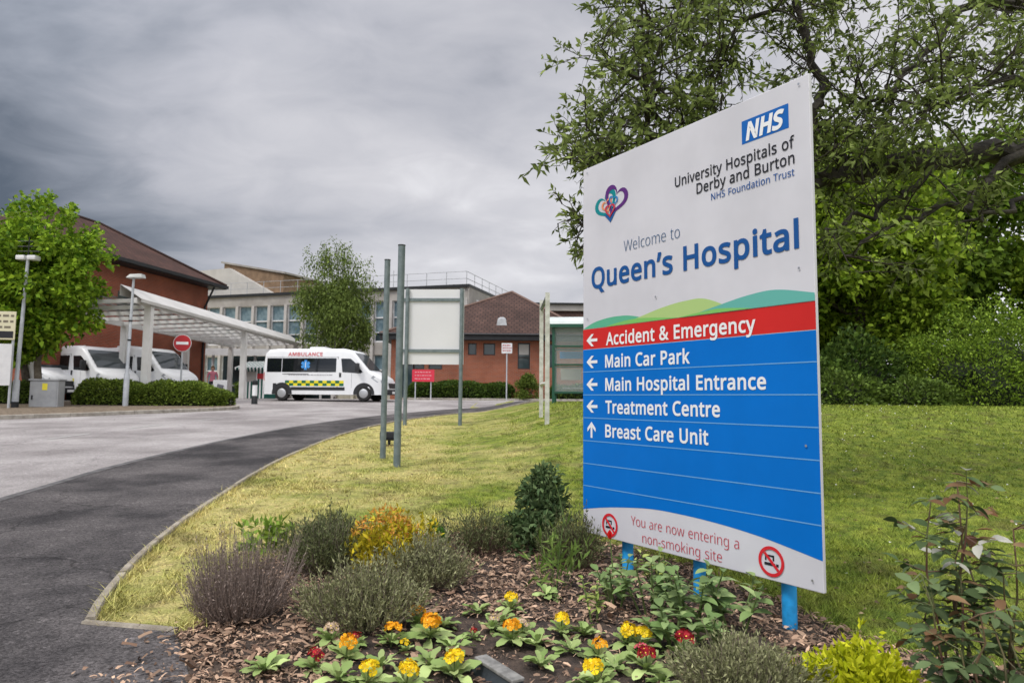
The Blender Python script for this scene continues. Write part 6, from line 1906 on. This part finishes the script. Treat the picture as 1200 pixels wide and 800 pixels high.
# ================================================================== THE FLOWER BED
def gz(p): return Vector((p.x, p.y, terr(p.x, p.y) + .02))
def G(px, py): return gz(gnd(px, py))
def stem_shrub(name, label, cat, base, r, h, n, m_leaf, m_stem, seed, leaf=.018, lw=.28, per=14, upright=.5, width=.0028, low=.15, group=None, tipbias=.5, curve=.3, elong=(1, 1)):
    """many fine stems fanning from the ground with small leaves along them"""
    rng = np.random.default_rng(seed)
    t = thing(name, label, cat, base, 0, group)
    a = rng.uniform(0, 2 * np.pi, n); q = np.sqrt(rng.random(n))
    root = np.stack([np.cos(a) * r * .45 * q * elong[0], np.sin(a) * r * .45 * q * elong[1], np.zeros(n) - .01], 1)
    lump = 1 + .16 * np.sin(a * 3 + seed) * q + .12 * np.sin(a * 5.3 + 2 * seed + q * 6) + .10 * np.sin(q * 9 + a * 2)
    tipz = h * np.sqrt(np.clip(1 - (q * .86) ** 2, .05, 1)) * (.55 + .5 * rng.random(n) ** .6) * lump * np.where(rng.random(n) < .05, rng.uniform(1.1, 1.35, n), 1)
    tip = np.stack([np.cos(a) * r * q * lump * elong[0], np.sin(a) * r * q * lump * elong[1], tipz], 1) + rng.normal(size=(n, 3)) * np.array([.11, .11, .05]) * r
    mid = (root + tip) / 2 + np.stack([np.cos(a) * r * curve * q * .4, np.sin(a) * r * curve * q * .4, -tipz * .06], 1) + rng.normal(size=(n, 3)) * .03 * r
    V, F = ribbons(root, mid, tip, width, rng)
    np_mesh('stems', V, F, m_stem, t)
    if per:
        k = n * per
        i = np.repeat(np.arange(n), per)
        f = low + (1 - low) * rng.random(k) ** tipbias
        f = f[:, None]
        P = (1 - f) ** 2 * root[i] + 2 * f * (1 - f) * (2 * mid[i] - (root[i] + tip[i]) / 2) + f * f * tip[i]
        D = unit(tip[i] - mid[i]) * upright + rng.normal(size=(k, 3)) * (.55)
        L_ = leaf * rng.uniform(.6, 1.3, k)
        V, F = leaf_quads(P, D, L_, L_ * lw, rng, .1, .05)
        np_mesh('foliage', V, F, m_leaf, t)
    return t
m_lavd = leaf_mat('dead_lavender', (.13, .10, .08), (.30, .235, .20), .35, .0)
m_lavs = mat('lavender_stem', (.12, .09, .075), .9, col2=(.30, .235, .20), island=True, var=.3)
m_lavg = leaf_mat('lavender_leaf', (.115, .125, .05), (.34, .34, .18), .4, .1)
m_ros = leaf_mat('rosemary_leaf', (.06, .078, .03), (.19, .21, .09), .4, .1)
m_spy = leaf_mat('spirea_leaf', (.34, .32, .015), (.60, .47, .03), .3, .25)
m_spo = leaf_mat('spirea_tip', (.55, .22, .05), (.62, .40, .06), .3, .25)
m_con = leaf_mat('conifer_leaf', (.04, .12, .015), (.10, .24, .03), .3, .15)
m_lime = leaf_mat('lime_leaf', (.38, .44, .01), (.62, .62, .03), .25, .25)
m_dkb = leaf_mat('euonymus_leaf', (.040, .080, .028), (.15, .21, .085), .4, .15)
m_stemg = mat('green_stem', (.10, .15, .04), .7, var=.2, scale=20)
m_stemb = mat('brown_stem', (.10, .06, .045), .8, var=.2, scale=20)
def sz(px, Y): return px / 800 * Y
p = G(278, 728); stem_shrub('lavender_shrub', 'bare brown grey lavender shrub at the left end of the bed', 'shrub', p, sz(60, p.y), sz(90, p.y), 1150, m_lavd, m_lavs, 101, leaf=.016, per=9, width=.0034, upright=1.2, tipbias=.8)
p = G(383, 672); stem_shrub('lavender_shrub', 'grey green lavender clump between the bare shrub and the yellow bush', 'shrub', p, sz(50, p.y), sz(58, p.y), 900, m_ros, m_lavs, 102, leaf=.024, per=16, upright=1.2)
p = G(425, 738); stem_shrub('lavender_shrub', 'low silvery green lavender spreading in front of the yellow bush', 'shrub', p, sz(66, p.y), sz(68, p.y), 900, m_lavg, m_lavs, 103, leaf=.024, per=15, upright=1.2, elong=(1.05, .8))
p = G(500, 690); stem_shrub('lavender_shrub', 'small silvery green lavender right of the yellow bush', 'shrub', p, sz(48, p.y), sz(52, p.y), 800, m_lavg, m_lavs, 104, leaf=.024, per=15, upright=1.2)
p = G(388, 655); stem_shrub('heather_shrub', 'upright dark green heather at the back edge of the bed', 'shrub', p, sz(34, p.y), sz(46, p.y), 500, m_ros, m_stemb, 105, leaf=.026, per=18, upright=1.3)
p = G(562, 650); stem_shrub('heather_shrub', 'dry brownish heather between the small conifer and the dark bush', 'shrub', p, sz(38, p.y), sz(50, p.y), 420, m_ros, m_stemb, 106, leaf=.024, per=11, upright=1.2)
p = G(460, 676); sp_ = stem_shrub('spirea_bush', 'golden yellow spirea bush with orange young tips', 'shrub', p, sz(46, p.y), sz(62, p.y), 420, m_spy, m_stemb, 107, leaf=.048, lw=.34, per=13, upright=.6, tipbias=.7)
rng = np.random.default_rng(5)
n = 420
a = rng.uniform(0, 6.28, n); q = np.sqrt(rng.random(n)) * .85
rr2, hh2 = sz(46, p.y), sz(66, p.y)
P = np.stack([np.cos(a) * rr2 * q - .05, np.sin(a) * rr2 * q, hh2 * np.sqrt(1 - q * q * .85) * rng.uniform(.9, 1.15, n)], 1)
V, F = leaf_quads(P, rng.normal(size=(n, 3)) * .6 + np.array([0, 0, .6]), .04 * rng.uniform(.6, 1.2, n), .013, rng)
np_mesh('young_tips', V, F, m_spo, sp_)
p = G(510, 648); bush('dwarf_conifer', 'small bright green rounded dwarf conifer', 'shrub', p, sz(17, p.y), sz(38, p.y), 5200, .022, m_con, 108, 22, wid=.25, up=.8, stems=6)
p = G(636, 646); bush('dark_bush', 'bushy dark green shrub with glossy leaves left of the sign', 'shrub', p, sz(47, p.y), sz(104, p.y), 3300, .060, m_dkb, 109, 30, wid=.40, up=.5, stems=14, cone=True)
p = G(670, 668); stem_shrub('dark_heather', 'dark wiry heather at the foot of the left sign post', 'shrub', p, sz(38, p.y), sz(62, p.y), 420, m_ros, m_stemb, 110, leaf=.026, per=12, upright=1.2)
p = G(872, 818); stem_shrub('lavender_shrub', 'grey green lavender at the bottom edge before the right sign post', 'shrub', p, sz(74, p.y), sz(52, p.y), 1000, m_lavg, m_lavs, 111, leaf=.022, per=15, upright=1.2)
p = G(1012, 824); stem_shrub('spirea_bush', 'bright lime yellow spirea at the bottom right corner of the bed', 'shrub', p, sz(56, p.y), sz(50, p.y), 300, m_lime, m_stemg, 112, leaf=.040, lw=.42, per=16, upright=.8, tipbias=.7)
p = G(312, 650); stem_shrub('leafy_plant', 'fresh light green leafy plant behind the bare lavender', 'plant', p, sz(26, p.y), sz(44, p.y), 26, leaf_mat('fresh_leaf', (.14, .24, .03), (.30, .40, .07), .25), m_stemg, 113, leaf=.085, lw=.40, per=8, upright=.4, width=.006)
# tall weed with a bent stalk before the dark bush
p = G(652, 694); wd = stem_shrub('tall_weed', 'tall thin weed with long narrow leaves before the dark bush', 'plant', p, sz(30, p.y), sz(66, p.y), 26, leaf_mat('weed_leaf', (.10, .17, .03), (.22, .30, .07), .25), m_stemg, 114, leaf=.10, lw=.16, per=5, upright=.9, width=.005)
hh = sz(128, p.y)
MB().tube([(0, 0, 0), (.02, 0, hh * .35), (.045, 0, hh * .62), (.01, 0, hh * .85), (-.03, 0, hh)], [.004, .004, .003, .0025, .002], 6).build('stalk', m_stemg, wd)

# broad-leaved clumps under the sign
m_broad = leaf_mat('broad_leaf', (.15, .24, .075), (.33, .42, .17), .25, .2)
m_broad2 = leaf_mat('variegated_leaf', (.22, .31, .06), (.48, .52, .16), .25, .2)
def leaf_blade(L, W, nseg=5, curl=.25, fold=.18, wave=.0, tongue=False):
    V, F = [], []
    for i in range(nseg + 1):
        f = i / nseg
        w_ = W * math.sin(math.pi * min(1, f * .92 + .06)) ** .75 * (1 - .25 * f)
        if tongue: w_ = W * min(1, .22 + f * 1.15) * math.sqrt(max(.0, 1 - max(0, (f - .55) / .46) ** 2))
        if i == nseg: w_ = W * (.30 if tongue else .04)
        z = -curl * L * f * f + .12 * L * f
        for s in (-1, 0, 1):
            V.append((s * w_ / 2, f * L, z + (abs(s) * fold * w_) + wave * W * math.sin(f * 14 + s) * abs(s)))
    for i in range(nseg):
        for k in range(2):
            b_ = i * 3 + k
            F.append((b_, b_ + 1, b_ + 4, b_ + 3))
    return np.array(V), np.array(F)
def place_leaves(items):
    """items: (blade, position, heading, pitch, roll, scale)"""
    parts = []
    for (V, F), pos, h, pt, ro, s in items:
        Mx = Matrix.Rotation(h, 3, 'Z') @ Matrix.Rotation(pt, 3, 'X') @ Matrix.Rotation(ro, 3, 'Y')
        parts.append((np.array(V) @ np.array(Mx).T * s + np.array(pos), F))
    return join_np(parts)
def broad_plant(name, label, cat, base, h, r, n, L, m_, seed, group=None, wf=.58):
    rr_ = random.Random(seed)
    t = thing(name, label, cat, base, 0, group)
    its = []; mb = MB()
    ns = max(3, n // 9)
    for k in range(ns):
        a = rr_.uniform(0, 6.28); q = math.sqrt(rr_.random()) * r
        tip = Vector((math.cos(a) * q, math.sin(a) * q, h * rr_.uniform(.55, 1.0)))
        root = Vector((tip.x * .35, tip.y * .35, -.01))
        mb.tube([root, root.lerp(tip, .5) + Vector((0, 0, .01)), tip], [.006, .005, .003], 6)
        for j in range(n // ns):
            f = 1 - .75 * (j / max(1, n // ns)) * rr_.uniform(.8, 1.1)
            pos = root.lerp(tip, f)
            its.append((leaf_blade(L, L * wf * rr_.uniform(.85, 1.15), 5, rr_.uniform(.15, .5), .16), pos, j * 2.4 + rr_.uniform(-.5, .5), rr_.uniform(-.1, .55), rr_.gauss(0, .2), rr_.uniform(.55, 1.1) * (1.15 - .35 * f)))
    V, F = place_leaves(its)
    np_mesh('leaves', V, F, m_, t, smooth=True)
    mb.build('stems', m_stemg, t)
    return t
BG = 'broad leaved green plants under the sign'
for i, (px, py, hp, rp, nn, L, lab) in enumerate([
    (722, 712, 66, 34, 46, .085, 'broad leaved plant at the foot of the left blue post'),
    (765, 726, 74, 36, 54, .09, 'broad leaved plant between the left and middle blue posts'),
    (812, 738, 82, 40, 60, .10, 'tallest broad leaved plant in front of the middle blue post'),
    (862, 742, 74, 34, 44, .10, 'broad leaved plant just left of the right blue post'),
    (790, 764, 52, 34, 36, .095, 'low broad leaved plant in front of the taller ones'),
    (838, 770, 42, 28, 30, .09, 'low broad leaved plant beside the dark red primrose')]):
    p = G(px, py); broad_plant('broad_leaved_plant', lab, 'plant', p, sz(hp, p.y) * .9, sz(rp, p.y) * 1.1, int(nn * 1.3), L * 1.15, m_broad, 200 + i, BG)
p = G(775, 690); broad_plant('variegated_plant', 'yellow green variegated plant behind the broad leaved ones', 'plant', p, sz(44, p.y), sz(34, p.y), 60, .06, m_broad2, 220)
p = G(700, 735); broad_plant('variegated_plant', 'pale leafy plant near the front left of the sign posts', 'plant', p, sz(46, p.y), sz(22, p.y), 34, .075, m_broad2, 221, wf=.4)

# ---- primroses
m_prim = leaf_mat('primrose_leaf', (.17, .26, .07), (.42, .52, .20), .25, .15)
m_petal = {'orange': leaf_mat('petal_orange', (.80, .32, .012), (.84, .41, .018), .08, .15), 'yellow': leaf_mat('petal_yellow', (.82, .52, .01), (.86, .66, .02), .1, .15),
           'deep red': leaf_mat('petal_red', (.20, .008, .015), (.42, .02, .03), .3, .1), 'pink': leaf_mat('petal_pink', (.55, .03, .10), (.68, .12, .18), .2, .1),
           'faded': leaf_mat('petal_faded', (.42, .30, .20), (.55, .42, .30), .2, .1)}
m_eye = mat('flower_eye', (.82, .58, .06), .6)
def rosette(seed, n=13, L=.118):
    rr_ = random.Random(seed); its = []
    for k in range(n):
        young = k / n
        its.append((leaf_blade(L, L * .46 * rr_.uniform(.85, 1.15), 7, rr_.uniform(.15, .6), .14, .09, True), (0, 0, .012 + .012 * young), k * 2.399 + rr_.gauss(0, .2), rr_.uniform(.08, .35) + young * .75, rr_.gauss(0, .15), rr_.uniform(.75, 1.15) * (1 - .35 * young)))
    return place_leaves(its)
ROS = [rosette(300 + k, n_) for k, n_ in enumerate((11, 13, 14, 12, 15))]
def flower_geo(seed, n, R_, h):
    """dome of five-petalled blooms"""
    rng = np.random.default_rng(seed)
    Vp, Fp, Ve, Fe = [], [], [], []
    for k in range(n):
        f = (k + .5) / n; a = k * 2.399; el = math.acos(1 - f * .95)
        nrm = np.array([math.sin(el) * math.cos(a), math.sin(el) * math.sin(a), math.cos(el)])
        c = np.array([0, 0, h]) + nrm * np.array([R_, R_, R_ * .75]) + rng.normal(size=3) * .003
        nrm = unit(nrm + rng.normal(size=3) * .2)
        u = unit(np.cross(nrm, [.3, .8, .5])); v_ = np.cross(nrm, u)
        r = R_ * .62 * rng.uniform(.85, 1.15)
        for j in range(5):
            t0 = j * 2 * math.pi / 5 + rng.uniform(-.1, .1)
            def P_(rr, th, lift): return c + (u * math.cos(th) + v_ * math.sin(th)) * rr + nrm * lift
            b_ = len(Vp)
            Vp += [P_(.0008, t0, 0), P_(r * .8, t0 - .55, r * .10), P_(r * .9, t0 - .18, r * .22), P_(r * .78, t0, r * .12), P_(r * .9, t0 + .18, r * .22), P_(r * .8, t0 + .55, r * .10)]
            Fp += [(b_, b_ + 1, b_ + 2, b_ + 3), (b_, b_ + 3, b_ + 4, b_ + 5)]
        b_ = len(Ve)
        Ve += [c + (u * math.cos(q) + v_ * math.sin(q)) * r * .2 + nrm * r * .10 for q in np.arange(4) * math.pi / 2]
        Fe.append((b_, b_ + 1, b_ + 2, b_ + 3))
    return np.array(Vp), np.array(Fp), np.array(Ve), np.array(Fe)
def primrose(px, py, col, label, size=1.0, nbl=9, head=True, ros=0, dx=0.0, two=None):
    Yv = gnd(px, py)
    p = gz(Yv)
    rr_ = random.Random(int(px * 7 + py))
    t = thing('primrose', label, 'flower' if head else 'plant', p, rr_.uniform(0, 6.28), 'primroses in the flower bed')
    t.rotation_euler = (rr_.gauss(0, .10), rr_.gauss(0, .10), rr_.uniform(0, 6.28))
    V, F = ROS[ros % 5]
    np_mesh('leaves', V * size * rr_.uniform(.85, 1.1), F, m_prim, t, smooth=True)
    if head:
        heads = [(0, 0)] if not two else [(0, 0), two]
        for hx_, hy_ in heads:
            Vp, Fp, Ve, Fe = flower_geo(int(px + py), nbl + 3, .034 * size, .085 * size)
            Vp = Vp + np.array([hx_, hy_, 0]); Ve = Ve + np.array([hx_, hy_, 0])
            fh = np_mesh('flower_head', Vp, Fp, m_petal[col], t)
            np_mesh('flower_eyes', Ve, Fe, m_eye, fh)
            MB().tube([(hx_ * .3, hy_ * .3, 0), (hx_, hy_, .08 * size)], .0035, 6).build('stalk', m_stemg, t)
    return t
PR = [(487, 741, 'orange', 'orange primrose at the back right of the low silvery lavender', .95, 9),
      (503, 757, 'orange', 'wide orange primrose in front of the back orange one', 1.15, 13),
      (458, 763, 'orange', 'orange primrose right against the silvery lavender', .95, 9),
      (404, 780, 'orange', 'orange primrose beside the small deep red one', 1.0, 10),
      (476, 770, 'yellow', 'tiny yellow primrose bud beside the wide orange one', .55, 5),
      (597, 722, 'yellow', 'yellow orange primrose alone on the bark below the dark bush', .9, 8),
      (601, 762, 'orange', 'orange primrose behind the dark box floodlight', 1.05, 11),
      (657, 750, 'yellow', 'bright yellow primrose left of the pale leafy plant', .95, 9),
      (532, 803, 'yellow', 'yellow primrose at the left side of the box floodlight', 1.05, 10),
      (431, 812, 'yellow', 'yellow primrose at the bottom edge left of centre', .95, 9),
      (475, 816, 'yellow', 'yellow primrose at the bottom edge nearer the floodlight', 1.0, 10),
      (735, 764, 'yellow', 'golden primrose above the pink one', 1.0, 10),
      (752, 770, 'yellow', 'golden primrose touching the pink one from the right', 1.0, 10),
      (700, 780, 'orange', 'small orange primrose left of the golden pair', .85, 7),
      (700, 815, 'yellow', 'yellow primrose at the bottom edge below the golden pair', 1.05, 11),
      (749, 779, 'pink', 'small pink primrose under the golden pair', .65, 5),
      (366, 792, 'deep red', 'deep red primrose at the left end of the flowers', .85, 8),
      (418, 764, 'deep red', 'tiny deep red primrose against the silvery lavender', .6, 5),
      (758, 797, 'deep red', 'deep red primrose at the bottom edge below the pink one', 1.0, 12),
      (800, 778, 'deep red', 'deep red primrose beside the broad leaved plants', 1.05, 12),
      (555, 755, 'deep red', 'small wilted red primrose between the two orange clumps', .5, 4),
      (386, 762, 'faded', 'faded brownish primrose left of the silvery lavender foot', .9, 8),
      (575, 745, 'faded', 'faded brown primrose left of the lone yellow orange one', .8, 7),
      (612, 752, 'faded', 'faded pale primrose at the back beside the orange one', .8, 7)]
for i, (px, py, c, lab, s, nb_) in enumerate(PR):
    primrose(px, py, c, lab, s, nb_, True, i)
LP = [(520, 742, 'flowerless primrose right of the back orange one'), (560, 726, 'flowerless upright primrose below the dwarf conifer bark'), (530, 770, 'flowerless primrose right of the wide orange one'),
      (447, 792, 'flowerless primrose left of the yellow bottom edge flowers'), (505, 790, 'flowerless primrose above the yellow flower near the floodlight'),
      (630, 765, 'flowerless primrose right of the floodlight'), (634, 790, 'flowerless primrose at the bottom edge right of the floodlight'), (685, 752, 'flowerless primrose below the pale leafy plant'),
      (668, 772, 'flowerless primrose between the yellow and small orange ones'), (720, 792, 'flowerless primrose left of the lower deep red one'), (310, 796, 'flowerless primrose alone on the bark at left'),
      (590, 738, 'flowerless primrose beside the faded brown one'), (640, 706, 'flowerless primrose under the tall weed'), (395, 808, 'flowerless primrose at the bottom left edge'), (778, 812, 'flowerless primrose at the bottom edge beside the grey lavender')]
for i, (px, py, lab) in enumerate(LP):
    primrose(px, py, None, lab, .95, 0, False, i + 2)
# red tulip against the lower corner of the sign
ptl = G(716, 712)
ht = at(714, 622, ptl.y).z - ptl.z
tl = thing('red_tulip', 'single red tulip before the lower left corner of the sign', 'flower', ptl)
MB().tube([(0, 0, 0), (.01, 0, ht * .5), (-.005, 0, ht - .03)], [.004, .004, .003], 6).build('stalk', m_stemg, tl)
its = [(leaf_blade(.05, .034, 4, -.25, .25), (-.005, 0, ht - .045), k * math.pi / 3, 1.25, 0, 1) for k in range(6)]
V, F = place_leaves(its); np_mesh('petals', V, F, mat('tulip_red', (.70, .02, .02), .5), tl, smooth=True)
its = [(leaf_blade(.17, .03, 5, .15, .25), (0, 0, .0), a_, 1.1, 0, 1) for a_ in (.4, 2.6)]
V, F = place_leaves(its); np_mesh('leaves', V, F, m_broad, tl, smooth=True)

# ---- rose shrub close to the camera at the right
def rose():
    rr_ = random.Random(91); rng = np.random.default_rng(91)
    bx, by = at(1165, 700, 2.35).x, 2.35
    B = Vector((bx, by, terr(bx, by)))
    t = thing('rose_shrub', 'tall loose rose shrub with reddish stems close at the right edge', 'shrub', B)
    st = MB(); old, new, pale = [], [], []
    for k in range(17):
        a = rr_.uniform(0, 6.28); rr0 = rr_.uniform(.04, .36)
        tip = Vector((math.cos(a) * rr0, math.sin(a) * rr0 * .7, rr_.uniform(.42, .92)))
        root = Vector((math.cos(a) * .05, math.sin(a) * .05, -.05))
        pts = [root.lerp(tip, f) + Vector((rr_.gauss(0, .012), rr_.gauss(0, .012), 0)) + Vector((math.cos(a), math.sin(a), 0)) * .05 * math.sin(math.pi * f) for f in [i / 7 for i in range(8)]]
        st.tube(pts, [.0065 - .0045 * i / 7 for i in range(8)], 6)
        for i in range(2, 8):
            for _ in range(2):
                d = Vector((rr_.gauss(0, 1), rr_.gauss(0, 1), rr_.gauss(.2, .5))).normalized()
                e_ = pts[i] + d * .10
                st.tube([pts[i], e_], [.0022, .0012], 4)
                sd = d.cross(Vector((0, 0, 1))).normalized()
                for f, s_ in ((.45, -1), (.45, 1), (.75, -1), (.75, 1), (1.0, 0)):
                    q = pts[i].lerp(e_, f)
                    dd = (d * (.45 if s_ else 1) + sd * s_)
                    hdg = math.atan2(-dd.x, dd.y)
                    it = (leaf_blade(.056, .038, 4, rr_.uniform(.1, .4), .15), q, hdg, rr_.uniform(-.5, .4), rr_.gauss(0, .35), rr_.uniform(.7, 1.15))
                    (pale if (i > 5 and tip.z > .7 and rr_.random() < .14) else new if (i > 5 and rr_.random() < .3) else old).append(it)
    st.build('stems', mat('rose_stem', (.14, .06, .045), .6, col2=(.12, .14, .05), scale=6), t)
    V, F = place_leaves(old); np_mesh('foliage', V, F, leaf_mat('rose_leaf', (.05, .085, .028), (.17, .23, .10), .35, .2), t, smooth=True)
    V, F = place_leaves(new); np_mesh('young_leaves', V, F, leaf_mat('rose_young_leaf', (.15, .07, .03), (.26, .18, .10), .3, .2), t, smooth=True)
    if pale:
        V, F = place_leaves(pale); np_mesh('pale_leaves', V, F, leaf_mat('rose_pale_leaf', (.36, .36, .30), (.55, .54, .48), .2, .3), t, smooth=True)
rose()
